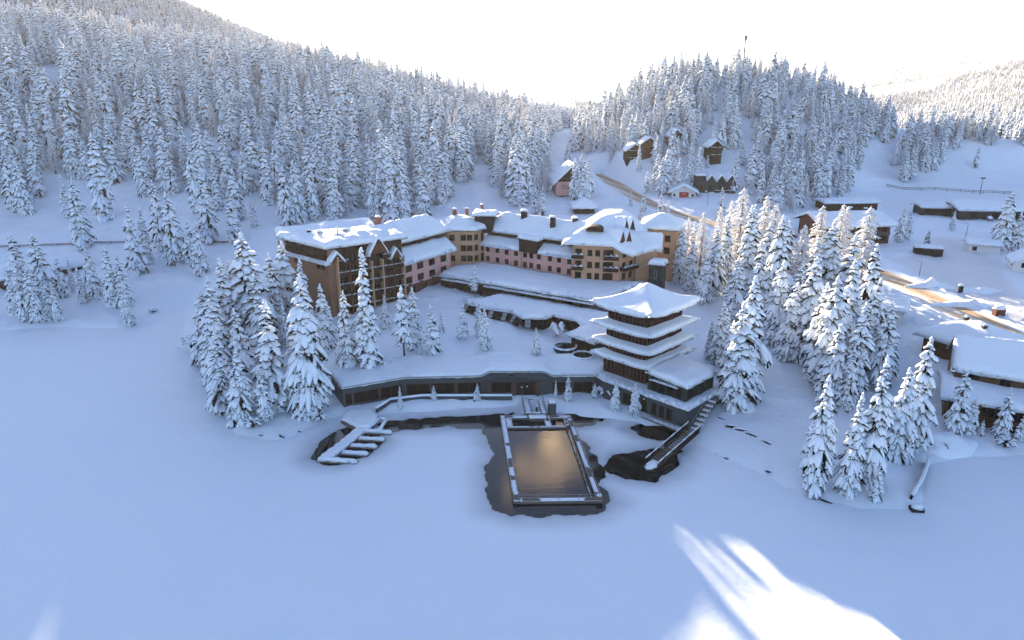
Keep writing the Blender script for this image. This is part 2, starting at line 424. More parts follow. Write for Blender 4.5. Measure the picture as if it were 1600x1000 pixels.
def axis(lo, hi, step, out_lo, out_hi, g):
    a = list(np.arange(lo, hi + 0.01, step)); s = step
    while a[-1] < out_hi: s *= g; a.append(a[-1] + s)
    s = step; pre = []; c = lo
    while c > out_lo: s *= g; c -= s; pre.append(c)
    return np.array(pre[::-1] + a)
def grid_mesh(name, X, Y, Z, mats, attr=None, keep=None):
    nx, ny = len(X), len(Y)
    gx, gy = np.meshgrid(X, Y)
    co = np.stack([gx.ravel(), gy.ravel(), Z.ravel()], 1)
    i = np.arange(nx * ny).reshape(ny, nx)
    q = np.stack([i[:-1, :-1], i[:-1, 1:], i[1:, 1:], i[1:, :-1]], -1).reshape(-1, 4)
    if keep is not None: q = q[keep[q].any(1)]
    me = bpy.data.meshes.new(name)
    me.vertices.add(len(co)); me.vertices.foreach_set('co', co.ravel())
    me.loops.add(q.size); me.loops.foreach_set('vertex_index', q.ravel().astype(np.int32))
    me.polygons.add(len(q)); me.polygons.foreach_set('loop_start', np.arange(0, q.size, 4, dtype=np.int32))
    me.polygons.foreach_set('use_smooth', np.ones(len(q), bool))
    if attr:
        a = me.attributes.new(attr[0], 'FLOAT', 'POINT'); a.data.foreach_set('value', attr[1].ravel().astype(np.float32))
    me.materials.append(M[mats]); me.update(calc_edges=True); me.validate()
    return me
TX = axis(-250, 262, 2.0, -4200, 4200, 1.10)
TY = axis(70, 460, 2.0, -760, 6000, 1.08)
gx, gy = np.meshgrid(TX, TY)
TZ = hfun(gx, gy)
packed = 1 - sstep(-3, 2, sd_poly(gx, gy, PARK))
o = link('ground', grid_mesh('ground', TX, TY, TZ, 'ground', ('packed', packed)))
tag(o, 'snow-covered ground and wooded slopes around the frozen lake', None, None, 'structure')

# ------------------------------------------------------------------ frozen lake with its melt holes
HOLES_PX = [
    [(592, 662), (640, 656), (700, 652), (760, 650), (800, 646), (800, 668), (760, 670), (700, 666), (650, 668), (610, 672)],
    [(752, 664), (800, 652), (880, 648), (930, 640), (940, 655), (892, 668), (890, 682), (912, 690), (930, 715), (943, 745), (925, 757), (940, 766), (955, 784),
     (930, 799), (860, 806), (800, 803), (770, 795), (765, 765), (762, 735), (774, 708), (764, 690)],
    [(948, 726), (958, 713), (1000, 706), (1040, 700), (1062, 704), (1052, 735), (1020, 750), (980, 748), (955, 739)],
    [(985, 668), (1020, 657), (1050, 664), (1078, 674), (1060, 682), (1030, 687), (1000, 679)],
    [(886, 642), (915, 642), (936, 646), (940, 658), (905, 666), (884, 656)],
    [(488, 716), (500, 694), (528, 674), (550, 664), (590, 678), (598, 690), (580, 706), (555, 714), (530, 724), (505, 724)],
]
HOLES = [[at_z(u, v, 0) for u, v in h] for h in HOLES_PX]
LX = axis(-46, 62, 0.42, -860, 700, 1.12)
LY = axis(84, 142, 0.42, -680, 330, 1.12)
gx, gy = np.meshgrid(LX, LY)
hs = np.full(gx.shape, 1e9)
for h in HOLES: hs = np.minimum(hs, sd_poly(gx, gy, h))
hs = hs + 0.45 * wob(gx, gy, 5.0, 1) * np.exp(-np.abs(hs) / 4) + 0.10 * wob(gx, gy, 2.2, 2) * np.exp(-np.abs(hs) / 2)
lsd = sd_poly(gx, gy, LAKE)
LZ = 0.13 - 0.16 * (1 - sstep(0.2, 2.6, hs)) - 0.5 * (1 - sstep(-0.6, 0.4, hs)) + 0.05 * wob(gx, gy * 1.8, 22, 0) * sstep(3, 10, hs) + 0.015 * wob(gx, gy, 8, 3) * sstep(3, 10, hs)
wet = np.clip(1.0 - sstep(-0.3, 1.4, hs), 0, 1) * 0.40 + 0.58 * (1 - sstep(0, 5.5, hs))
o = link('lake', grid_mesh('lake', LX, LY, LZ, 'lake', ('wet', wet), keep=(lsd < 2.5).ravel()))
tag(o, 'frozen lake covered with smooth snow', None, None, 'structure')
mb = MB(); mb.add([(-60, 84, -0.04), (70, 84, -0.04), (70, 142, -0.04), (-60, 142, -0.04)], [(0, 1, 2, 3)])
o = mb.obj('open_water', 'water'); tag(o, 'dark open water in the melt holes of the lake', None, None, 'structure')

# ------------------------------------------------------------------ road
mb_v, mb_f, sand = [], [], []
K = [-1, -.86, -.72, -.55, -.38, -.2, -.06, .06, .2, .38, .55, .72, .86, 1]
SD = [.05, .3, .7, .95, .75, 1, .9, .6, .7, .45, .6, .35, .15, 0]
for i, p in enumerate(RP):
    d = (RP[min(i + 1, len(RP) - 1)] - RP[max(i - 1, 0)]); n = Vector((d.y, -d.x, 0)).normalized()
    for k, s in zip(K, SD):
        q = p + n * (ROAD_W * k)
        mb_v.append((q.x, q.y, p.z + 0.02 + 0.03 * math.sin(i * 1.7 + k * 9) * (1 - abs(k))))
        sand.append(max(0, min(1, s + 0.25 * math.sin(i * 0.31 + k * 5) * (s > .1))))
for i in range(len(RP) - 1):
    for k in range(len(K) - 1):
        a = i * len(K) + k; mb_f.append((a, a + 1, a + 1 + len(K), a + len(K)))
me = bpy.data.meshes.new('road'); me.from_pydata(mb_v, [], mb_f)
a = me.attributes.new('sand', 'FLOAT', 'POINT'); a.data.foreach_set('value', sand)
me.materials.append(M['road']); me.polygons.foreach_set('use_smooth', [True] * len(me.polygons))
tag(link('road', me), 'snow-packed road strewn with brown grit', None, None, 'structure')

# ------------------------------------------------------------------ trees
def lump(mb, pts, w, h, n=7, mi=0, rr=random):
    """a drooping pillow of snow along pts: w, h are half sizes at each point"""
    rings = []
    m = len(pts)
    for i, p in enumerate(pts):
        a = pts[max(0, i - 1)]; b = pts[min(m - 1, i + 1)]
        d = (b - a).normalized(); x = d.cross(Vector((0, 0, 1)))
        x = x.normalized() if x.length > 1e-4 else Vector((1, 0, 0))
        y = x.cross(d).normalized()
        j = 1 + rr.uniform(-.22, .22)
        ring = []
        for k in range(n):
            t = 2 * math.pi * k / n
            sy = math.sin(t); hh = h[i] * (1.0 if sy > 0 else 0.45)
            ring.append(p + x * (math.cos(t) * w[i] * j * (1 + rr.uniform(-.15, .15))) + y * (sy * hh * j * (1 + rr.uniform(-.15, .15))))
        rings.append(ring)
    vs = [pts[0] - (pts[1] - pts[0]) * .15] + [v for r in rings for v in r] + [pts[-1] + (pts[-1] - pts[-2]) * .3]
    fs = []
    for k in range(n): fs.append((0, 1 + (k + 1) % n, 1 + k))
    for i in range(m - 1):
        for k in range(n):
            fs.append((1 + i * n + k, 1 + i * n + (k + 1) % n, 1 + (i + 1) * n + (k + 1) % n, 1 + (i + 1) * n + k))
    e = len(vs) - 1
    for k in range(n): fs.append((e, 1 + (m - 1) * n + k, 1 + (m - 1) * n + (k + 1) % n))
    mb.add(vs, fs, mi)
def frond(mb, pts, w, rr, mi=0):
    """ragged needle foliage hanging under a bough"""
    m = len(pts)
    for i in range(m - 1):
        a, b = pts[i], pts[i + 1]
        d = (b - a); x = d.cross(Vector((0, 0, 1))); x = x.normalized() if x.length > 1e-4 else Vector((1, 0, 0))
        for s in (-1, 1):
            for q in range(2):
                t = rr.random(); p = a + d * t
                tip = p + x * (s * w[i] * rr.uniform(.7, 1.3)) + d.normalized() * w[i] * rr.uniform(.2, .8) + Vector((0, 0, -w[i] * rr.uniform(.3, 1.1)))
                mb.add([p + Vector((0, 0, -.02)), p + d * .35 + Vector((0, 0, -w[i] * .15)), tip], [(0, 1, 2)], mi)
        # dark belly
        mb.add([a - x * w[i] * .95, a + x * w[i] * .95, b + x * w[i + 1] * .95, b - x * w[i + 1] * .95,
                a + Vector((0, 0, -w[i] * .8)), b + Vector((0, 0, -w[i + 1] * .8))],
               [(0, 4, 5, 3), (4, 1, 2, 5)], mi)
def make_spruce(seed, H, rmax, snowy=1.0, bare=0.06, levels=24, gap=0.0, fine=1.0, lean=0.0):
    rr = random.Random(seed)
    tr, cr, sn = MB(), MB(), MB()
    bx = lambda z: lean * H * (z / H) ** 1.8
    zs = [0, H * .25, H * .5, H * .75, H * .97]
    tr.tube([(bx(z), 0, z) for z in zs], [H * .0135, H * .011, H * .008, H * .005, H * .0015], 7)
    a0 = rr.uniform(0, 6.28)
    lop = [rr.uniform(.68, 1.25) for _ in range(7)]
    for li in range(levels):
        t = li / (levels - 1)
        z0 = H * (bare + (0.965 - bare) * (t ** 0.93))
        prof = rmax * 0.86 * H * (1 - t) ** 0.62 * (0.58 + .42 * min(1, t * 4.2)) + 0.012 * H
        nb = max(3, int(round((7.2 - 3.6 * t) * fine)))
        a0 += 2.4
        for b in range(nb):
            az = a0 + 2 * math.pi * b / nb + rr.uniform(-.35, .35)
            Lb = prof * rr.uniform(.6, 1.22) * lop[int((az % 6.283) / 6.2832 * 7) % 7]
            if rr.random() < gap: continue
            Lb = max(Lb, .25)
            droop = rr.uniform(.65, 1.25) * (0.55 + .65 * (1 - t))
            out = Vector((math.cos(az), math.sin(az), 0))
            z = z0 + rr.uniform(-.4, .4) * H / levels
            base = Vector((bx(z), 0, z))
            def path(o, L2, n, t0=0.0, side=0.0, base=base, droop=droop):
                ps = []
                for i in range(n):
                    s = t0 + (1 - t0) * i / (n - 1)
                    sv = (Vector((-o.y, o.x, 0)) * side * (s - t0)) if side else Vector((0, 0, 0))
                    ps.append(base + (o * s + sv) * L2 + Vector((0, 0, (.12 * s - droop * s ** 1.7) * L2)))
                return ps
            n = 5
            W = (0.085 * Lb + .17) * (0.7 + .6 * rr.random())
            pm = path(out, Lb, n, .12)
            frond(cr, pm, [W * q for q in (.7, 1.05, 1.15, .95, .5)], rr)
            if rr.random() < snowy:
                pu = [p + Vector((0, 0, W * .28)) for p in pm]
                k0 = 0 if rr.random() < .7 else 1
                lump(sn, pu[k0:], [W * q for q in (.7, 1.2, 1.35, 1.2, .65)][k0:], [W * q for q in (.6, .9, 1.0, .9, .5)][k0:], 6, 0, rr)
            if Lb > .9:
                for sgn, t1 in ((-1, .2), (1, .28), (-1, .5), (1, .55)):
                    if rr.random() < .15: continue
                    sd_ = sgn * rr.uniform(.45, .95)
                    ps = path(out, Lb * rr.uniform(.66, 1.0) * (1.0 if t1 > .4 else .85), 4, t1 + rr.uniform(-.05, .1), sd_, base, droop * rr.uniform(.85, 1.35))
                    W2 = W * rr.uniform(.55, 1.0)
                    frond(cr, ps, [W2 * q for q in (.9, 1.3, 1.2, .6)], rr)
                    if rr.random() < snowy * .92:
                        lump(sn, [p + Vector((0, 0, W2 * .3)) for p in ps], [W2 * q for q in (.75, 1.28, 1.28, .7)], [W2 * q for q in (.6, 1.0, 1.0, .55)], 6, 0, rr)
    # the snowy leader
    tip = Vector((bx(H), 0, H))
    lump(sn, [tip - Vector((0, 0, H * .085)), tip - Vector((.02, 0, H * .05)), tip - Vector((0, .02, H * .02)), tip], [.34, .36, .28, .14], [.34, .36, .28, .14], 6, 0, rr)
    return tr, cr, sn
def make_larch(seed, H, rmax, levels=26):
    """leafless larch: long drooping twigs thick with rime"""
    rr = random.Random(seed)
    tr, cr, sn = MB(), MB(), MB()
    tr.tube([(0, 0, z) for z in (0, H * .3, H * .6, H * .97)], [H * .013, H * .010, H * .006, H * .0015], 7)
    for li in range(levels):
        t = li / (levels - 1); z0 = H * (.14 + .83 * t)
        prof = rmax * H * (1 - t) ** .7 * (0.55 + .45 * min(1, t * 5)) + .02 * H
        nb = 6 if t < .7 else 4
        for b in range(nb):
            az = li * 2.4 + 6.283 * b / nb + rr.uniform(-.4, .4); Lb = prof * rr.uniform(.7, 1.15)
            o = Vector((math.cos(az), math.sin(az), 0)); base = Vector((0, 0, z0 + rr.uniform(-.2, .2)))
            dr = rr.uniform(.3, .75)
            pt = lambda s: base + o * Lb * s + Vector((0, 0, (.25 * s - dr * s ** 1.9) * Lb))
            ps = [pt(s) for s in (.05, .35, .65, 1)]
            cr.tube(ps, [.07, .055, .04, .015], 4, 0, False)
            lump(sn, [p + Vector((0, 0, .07)) for p in ps], [.10, .16, .14, .06], [.09, .15, .13, .06], 5, 0, rr)
            for q in range(6):
                s = rr.uniform(.25, 1); p = pt(s); sv = Vector((-o.y, o.x, 0)) * rr.choice((-1, 1))
                l = rr.uniform(.5, 1.1) * (0.35 + .12 * Lb)
                e = p + (sv * rr.uniform(.4, .9) + o * rr.uniform(.2, .7)) * l + Vector((0, 0, -l * rr.uniform(.4, 1.0)))
                md = (p + e) / 2 + Vector((0, 0, .12 * l))
                cr.bar(p, e, .035)
                lump(sn, [p + Vector((0, 0, .05)), md + Vector((0, 0, .05)), e], [.07, .11, .04], [.07, .11, .04], 4, 0, rr)
    tip = Vector((0, 0, H)); lump(sn, [tip - Vector((0, 0, H * .08)), tip - Vector((0, 0, H * .04)), tip], [.15, .16, .06], [.15, .16, .06], 5, 0, rr)
    return tr, cr, sn
H0 = 18.0
KINDS = {}
def reg(name, parts, mats):
    KINDS[name] = [p.mesh(n, m, sm) for p, n, m, sm in zip(parts, ('trunk', 'crown', 'snow_load'), mats, (True, False, True))]
SM = ('bark', 'needles', 'tree_snow'); LM = ('bark', 'larch_twigs', 'frost')
reg('s0', make_spruce(1, H0, .185, .96), SM)
reg('s1', make_spruce(2, H0, .155, .95, .04, 26), SM)
reg('s2', make_spruce(3, H0, .205, .95, .08, 22), SM)
reg('s3', make_spruce(4, H0, .17, .96, .02, 25), SM)
reg('s4', make_spruce(5, H0, .135, .93, .05, 27), SM)
reg('s5', make_spruce(6, H0, .19, .92, .10, 22, .1, 1, .03), SM)
reg('s6', make_spruce(31, H0, .20, .94, .06, 21, .14, 1, -.02), SM)
reg('s7', make_spruce(32, H0, .15, .9, .09, 24, .12, .9, .015), SM)
reg('thin', make_spruce(7, H0, .11, .97, .03, 28), SM)
reg('trunky', make_spruce(8, H0, .15, .92, .30, 18, .05), SM)
reg('dark', make_spruce(9, H0, .19, .55, .05, 24), SM)
reg('young', make_spruce(10, H0, .22, .95, .03, 13, 0, .85), SM)
reg('l0', make_larch(21, H0, .17), LM)
reg('l1', make_larch(22, H0, .14), LM)
SPR = ['s0', 's1', 's2', 's3', 's4', 's5', 's6', 's7']

def plant(kind, x, y, z, h, rz, label, group, name='spruce_tree', wide=1.0):
    t = empty(name, (x, y, z), label, 'tree', group, rz)
    s = h / H0
    t.scale = (s * wide, s * wide, s)
    tr, cr, sn = KINDS[kind]
    a = bpy.data.objects.new('trunk', tr); a.parent = t; COL.objects.link(a)
    b = bpy.data.objects.new('crown', cr); b.parent = t; COL.objects.link(b)
    c = bpy.data.objects.new('snow_load', sn); c.parent = b; COL.objects.link(c)
    return t

# ------------------------------------------------------------------ building kit
KEEP_CLEAR = []
HAZE = 0.00005
def V2(p): return Vector((p[0], p[1], 0))
def offset_poly(poly, d):
    """grow a ccw polygon outward by d (mitred)"""
    poly = ccw(poly); n = len(poly); out = []
    for i in range(n):
        a, b, c = V2(poly[i - 1]), V2(poly[i]), V2(poly[(i + 1) % n])
        e1, e2 = (b - a).normalized(), (c - b).normalized()
        n1, n2 = Vector((e1.y, -e1.x, 0)), Vector((e2.y, -e2.x, 0))
        m = (n1 + n2); k = max(0.35, m.length_squared / 2)
        q = b + m * (d / k)
        out.append((q.x, q.y))
    return out
def cdt(poly, step):
    """triangles filling polygon with points about step apart"""
    poly = ccw(poly); pts = []
    n = len(poly)
    for i in range(n):
        a, b = V2(poly[i]), V2(poly[(i + 1) % n]); k = max(1, int(round((b - a).length / step)))
        for j in range(k):
            q = a + (b - a) * (j / k); pts.append((q.x, q.y))
    nb = len(pts)
    xs = [p[0] for p in poly]; ys = [p[1] for p in poly]
    gx, gy = np.meshgrid(np.arange(min(xs), max(xs), step), np.arange(min(ys), max(ys), step * .87))
    gx = gx + (np.arange(gx.shape[0]) % 2)[:, None] * step * .5
    gx, gy = gx.ravel(), gy.ravel()
    ok = sd_poly(gx, gy, poly) < -step * .42
    allp = [Vector(p) for p in pts] + [Vector(p) for p in zip(gx[ok], gy[ok])]
    vo, _, fo, *_ = delaunay_2d_cdt(allp, [], [list(range(nb))], 1, 1e-5)
    return [(v.x, v.y) for v in vo], [tuple(f) for f in fo], nb
def snow_cap(parent, poly, zf, thick, step=0.7, rnd=None, amp=0.12, grow=0.22, name='snow', seed=0, drop=0.18):
    """pillow of snow over a roof: poly is the roof outline, zf(x, y) its height"""
    poly = offset_poly(poly, grow)
    vs, fs, nb = cdt(poly, step)
    x = np.array([v[0] for v in vs]); y = np.array([v[1] for v in vs])
    d = np.maximum(0, -sd_poly(x, y, poly)); r = rnd or thick * 1.15
    prof = np.sqrt(np.clip(1 - (1 - np.clip(d / r, 0, 1)) ** 2, 0, 1))
    z = np.array([zf(a, b) for a, b in vs])
    w = wob(x + seed * 13.7, y - seed * 7.1, 7.0, 0) * amp + wob(x + seed * 3.1, y, 2.6, 1) * amp * .35
    top = z + thick * prof * (1 + .20 * wob(x, y, 14, 2)) + w * prof - drop * (1 - prof)
    ex = wob(x, y, 3.1, 2) * .10 * (d < .05) * min(1, thick * 1.6); cx, cy = x.mean(), y.mean()
    rl = np.hypot(x - cx, y - cy) + 1e-6; x = x + (x - cx) / rl * ex; y = y + (y - cy) / rl * ex
    top = top - np.where(d < .05, np.abs(wob(x, y, 2.3, 3)) * .12 * min(1, thick * 1.6), 0)
    mb = MB(); mb.add([(a, b, c) for a, b, c in zip(x, y, top)], fs)
    # skirt closed under the edge
    edge = {}
    for f in fs:
        for i in range(3):
            a, b = f[i], f[(i + 1) % 3]
            edge[(a, b)] = 1
    rim = [(a, b) for a, b in edge if (b, a) not in edge]
    base = len(mb.v); ids = {}
    cx, cy = x.mean(), y.mean()
    for a, b in rim:
        for q in (a, b):
            if q not in ids:
                ids[q] = len(mb.v)
                vx, vy = cx - x[q], cy - y[q]; l = math.hypot(vx, vy) + 1e-6
                mb.v.append((x[q] + vx / l * .35, y[q] + vy / l * .35, z[q] + 0.02))
    for a, b in rim:
        mb.f.append((b, a, ids[a], ids[b])); mb.m.append(0)
    return mb.obj(name, 'snow', parent, True)
def roof(parent, poly, zf, thick=0.7, mat_='wood', deck=0.3, step=0.8, amp=0.12, name='roof', seed=0, snow=True, rnd=None):
    poly = ccw(poly)
    vs, fs, nb = cdt(poly, 1.6)
    mb = MB()
    up = [(a, b, zf(a, b)) for a, b in vs]; dn = [(a, b, c - deck) for a, b, c in up]
    mb.add(up, fs); mb.add(dn, [f[::-1] for f in fs])
    edge = set((f[i], f[(i + 1) % 3]) for f in fs for i in range(3)); n = len(vs)
    for a, b in edge:
        if (b, a) not in edge: mb.f.append((b, a, a + n, b + n)); mb.m.append(0)
    r = mb.obj(name, mat_, parent)
    if snow: snow_cap(r, poly, zf, thick, step, rnd, amp, seed=seed)
    return r
def walls(parent, poly, z0, zf, mat_, name='wall', sub=1.5, top_gap=0.15):
    """outer wall skin of a prism with its top following zf"""
    poly = ccw(poly); mb = MB(); n = len(poly)
    for i in range(n):
        a, b = V2(poly[i]), V2(poly[(i + 1) % n]); k = max(1, int((b - a).length / sub))
        for j in range(k):
            p, q = a + (b - a) * (j / k), a + (b - a) * ((j + 1) / k)
            mb.add([(p.x, p.y, z0), (q.x, q.y, z0), (q.x, q.y, zf(q.x, q.y) - top_gap), (p.x, p.y, zf(p.x, p.y) - top_gap)], [(0, 1, 2, 3)])
    return mb.obj(name, mat_, parent)
class Face:
    """a vertical wall face from a to b (outward normal on the right of a->b for ccw walls)"""
    def __init__(s, a, b):
        s.a, s.b = V2(a), V2(b); d = s.b - s.a; s.len = d.length; s.d = d / s.len
        s.n = Vector((s.d.y, -s.d.x, 0)); s.rz = math.atan2(s.d.y, s.d.x)
    def p(s, t, z, out=0.0):
        q = s.a + s.d * t + s.n * out; return Vector((q.x, q.y, z))
    def T(s, t, z):
        return Matrix.Translation(s.p(t, z)) @ Matrix.Rotation(s.rz, 4, 'Z')
WMESH = {}
def window_mesh(w, h, mull, trans, frame):
    k = (round(w, 2), round(h, 2), mull, trans, frame)
    if k not in WMESH:
        fr = MB(); t = 0.09; D = -0.07
        fr.box(-w / 2 - t, w / 2 + t, D, 0.0, -t, 0); fr.box(-w / 2 - t, w / 2 + t, D, 0, h, h + t)
        fr.box(-w / 2 - t, -w / 2, D, 0, 0, h); fr.box(w / 2, w / 2 + t, D, 0, 0, h)
        for i in range(mull):
            xx = -w / 2 + w * (i + 1) / (mull + 1); fr.box(xx - .035, xx + .035, D + .015, 0, 0, h)
        for i in range(trans):
            zz = h * (i + 1) / (trans + 1); fr.box(-w / 2, w / 2, D + .02, 0, zz - .03, zz + .03)
        pn = MB(); pn.box(-w / 2, w / 2, -0.025, 0.0, 0, h)
        sl = MB(); sl.box(-w / 2 - .16, w / 2 + .16, -.20, -0.0, -t - .07, -t - .005)
        WMESH[k] = (fr.mesh('window', frame), pn.mesh('pane', 'glass'), sl.mesh('sill', 'snow'))
    return WMESH[k]
def window(parent, face, t, z, w, h, mull=1, trans=0, frame='frame', sill=False, name='window', out=0.012):
    fm, pm, sm = window_mesh(w, h, mull, trans, frame)
    o = link(name, fm, parent, face.p(t, z, out), face.rz)
    def kid(n, m):
        c = bpy.data.objects.new(n, m); COL.objects.link(c); c.parent = o
    kid('pane', pm)
    if sill: kid('snowy_sill', sm)
    return o
def balcony(parent, face, t, z, w, depth=1.3, railh=1.0, mat_='wood', snow=.28, posts=False, gaps=True):
    mb = MB(); T = face.T(t, z)
    mb.box(-w / 2, w / 2, -depth, 0, -.16, 0, 0, T)
    if gaps:
        n = max(3, int(w / .32))
        mb.box(-w / 2, w / 2, -depth, -depth + .07, railh - .1, railh, 0, T); mb.box(-w / 2, w / 2, -depth, -depth + .07, .08, .16, 0, T)
        for i in range(n):
            x = -w / 2 + w * (i + .5) / n; mb.box(x - .115, x + .115, -depth + .01, -depth + .05, .12, railh - .05, 0, T)
    else:
        mb.box(-w / 2, w / 2, -depth, -depth + .07, .02, railh, 0, T)
    for x in (-w / 2, w / 2 - .07): mb.box(x, x + .07, -depth + .08, -.01, .02, railh, 0, T)
    o = mb.obj('balcony', mat_, parent)
    if snow:
        c = [face.p(t - w / 2 - .05, 0, depth + .12), face.p(t + w / 2 + .05, 0, depth + .12), face.p(t + w / 2 + .05, 0, depth - .28), face.p(t - w / 2 - .05, 0, depth - .28)]
        snow_cap(o, [(q.x, q.y) for q in c], lambda a, b: z + railh, snow, .4, .22, .04, grow=.05, drop=.05)
    return o
def boxpart(parent, name, mat_, face, t0, t1, o0, o1, z0, z1):
    mb = MB(); T = face.T(0, 0); mb.box(t0, t1, -o1, -o0, z0, z1, 0, T); return mb.obj(name, mat_, parent)
def chimney(parent, x, y, z0, z1, s=0.9, mat_='brick', cap=.35):
    mb = MB(); mb.box(x - s / 2, x + s / 2, y - s / 2, y + s / 2, z0, z1); mb.box(x - s / 2 - .1, x + s / 2 + .1, y - s / 2 - .1, y + s / 2 + .1, z1 + .003, z1 + .15)
    o = mb.obj('chimney', mat_, parent)
    q = s / 2 + .08
    snow_cap(o, [(x - q, y - q), (x + q, y - q), (x + q, y + q), (x - q, y + q)], lambda a, b: z1 + .16, cap, .35, cap, .03, grow=.03, drop=.02)
    return o
def keep(poly, r=4):
    cx = sum(p[0] for p in poly) / len(poly); cy_ = sum(p[1] for p in poly) / len(poly)
    rad = max(math.hypot(p[0] - cx, p[1] - cy_) for p in poly)
    KEEP_CLEAR.append((cx, cy_, rad + r))
def cen(poly):
    return (sum(p[0] for p in poly) / len(poly), sum(p[1] for p in poly) / len(poly))
def along(p, q, t, n=0.0):
    """point t metres from p towards q, n metres to the left"""
    d = (V2(q) - V2(p)).normalized(); w = Vector((-d.y, d.x, 0))
    r = V2(p) + d * t + w * n; return (r.x, r.y)

# ------------------------------------------------------------------ brown balcony wing
WA = [(-45.8, 168.4), (-29.4, 181.4), (-37.5, 191.5), (-60.5, 181.5)]
zfA = lambda x, y: 24.3 + 0.13 * min(7.0, float(-sd_poly(np.array([x]), np.array([y]), WA_R)[0]))
WA_R = offset_poly(WA, 1.3)
wa = empty('hotel_wing', (*cen(WA), 6.5), 'brown hotel wing with stacked wooden balconies and tan end wall under thick snow', 'building')
walls(wa, WA, 4.0, lambda x, y: 24.3, 'ochre', 'wall')
roof(wa, WA_R, zfA, 1.0, 'wood', .45, .8, .22, seed=1)
FA = Face(WA[0], WA[1])                      # balcony front
boxpart(wa, 'balcony_front', 'wood', FA, 1.6, FA.len - .2, 0.02, .10, 5.0, 23.6)
NB = 6; bw = (FA.len - 2.2) / NB
for k in range(NB + 1):
    t = 1.8 + k * bw
    boxpart(wa, 'pilaster', 'tan' if k in (0, 3, 4, 6) else 'midwood', FA, t - .16, t + .16, .13, 1.75, 5.0, 19.5 if k else 22.4)
for fl in range(5):
    z = 7.6 + 3.05 * fl
    for k in range(NB):
        t = 1.8 + (k + .5) * bw
        if fl < 4 or k % 2 == 0:
            balcony(wa, FA, t, z, bw - .42, 1.55, .95, 'wood', .26, gaps=fl > 2)
        window(wa, FA, t - bw * .2, z + .12, bw * .33, 2.05, 0, 0, 'midwood', out=.13)
        window(wa, FA, t + bw * .2, z + .12, bw * .33, 2.05, 0, 0, 'midwood', out=.13)
# gabled dormers that break the eave
def gable(parent, face, t, w, z0, z1, out, depth, seed=0, thick=.55, wm='redwood', fascia='wood', win=False):
    """small front gable: triangular face, two roof slopes with snow"""
    A_, B_ = face.p(t - w / 2, 0, out), face.p(t + w / 2, 0, out); C_, D_ = face.p(t + w / 2, 0, -depth), face.p(t - w / 2, 0, -depth)
    f = MB(); c = face.p(t, z1 - .25, out - .25); a = face.p(t - w / 2 + .2, z0, out - .25); b = face.p(t + w / 2 - .2, z0, out - .25)
    a2, b2, c2 = face.p(t - w / 2 + .2, z0, -depth + .1), face.p(t + w / 2 - .2, z0, -depth + .1), face.p(t, z1 - .25, -depth + .1)
    f.add([a, b, c, a2, b2, c2], [(0, 1, 2), (5, 4, 3), (0, 3, 4, 1)])
    g = f.obj('gable', wm, parent)
    def zf(x, y):
        s = (Vector((x, y, 0)) - face.a).dot(face.d) - t
        return z1 - (z1 - z0) * abs(s) / (w / 2) if abs(s) < w else z0
    roof(g, [(q.x, q.y) for q in (A_, B_, C_, D_)], zf, thick, fascia, .3, .45, .06, name='gable_roof', seed=seed, rnd=.5)
    return g
gable(wa, FA, 1.6, 4.0, 20.6, 23.0, 1.9, .5, 2)
gable(wa, FA, 13.0, 5.6, 21.3, 25.6, 2.2, 5, 3)
gable(wa, FA, 18.2, 3.2, 19.6, 22.0, 2.0, .4, 4)
FL = Face(WA[3], WA[0])                      # tan end wall
for t in (FL.len - 4.5, FL.len - 2.6): window(wa, FL, t, 18.1, 1.5, 1.7, 1, 0, 'wood')
window(wa, FL, 5.5, 18.1, 3.0, 1.6, 2, 0, 'wood'); window(wa, FL, 5.5, 12.0, 1.6, 1.6, 1, 0, 'wood')
boxpart(wa, 'attic_cladding', 'wood', FL, .3, FL.len - .2, .02, .15, 20.6, 23.9)
for t in (3.0, 7.5, 12.5): window(wa, FL, t, 21.6, 1.5, 1.5, 1, 0, 'midwood', out=.165)
led = [FL.p(2, 0, 1.5), FL.p(FL.len + 1.2, 0, 1.5), FL.p(FL.len + 1.2, 0, .17), FL.p(2, 0, .17)]
roof(wa, [(q.x, q.y) for q in led], lambda x, y: 20.2 + .0 * x, .5, 'wood', .25, .6, .06, name='ledge_roof', seed=5)
for (x, y) in ((-50, 178), (-44, 181), (-53.5, 180.5)):
    mb = MB(); mb.box(x - .5, x + .5, y - .4, y + .4, 24.6, 26.4); v_ = mb.obj('roof_vent', 'black', wa)
    snow_cap(v_, [(x - .7, y - .6), (x + .7, y - .6), (x + .7, y + .6), (x - .7, y + .6)], lambda a, b: 26.42, .4, .4, .4, .03, grow=.03)
mb = MB(); mb.tube([(-44.5, 174.5, 24.3), (-44.5, 174.5, 28.2)], [.14, .14], 8); mb.obj('vent_pipe', 'metal', wa)
keep(WA)
# connector roof behind the brown wing, towards the slope
WX = [(-60.5, 181.6), (-38.2, 192.2), (-43, 203), (-66, 192)]
wx = empty('hotel_rear_wing', (*cen(WX), 10), 'low snow-roofed rear wing behind the brown balcony wing', 'building')
walls(wx, WX, 6, lambda x, y: 22.6, 'ochre'); roof(wx, offset_poly(WX, .9), lambda x, y: 22.7 + .10 * (y - 181), 1.0, 'wood', .4, .9, .25, seed=8)
FX = Face(WX[3], WX[0])
for t in (2.5, 6, 9): window(wx, FX, t, 18.5, 1.4, 1.5, 1)
keep(WX)

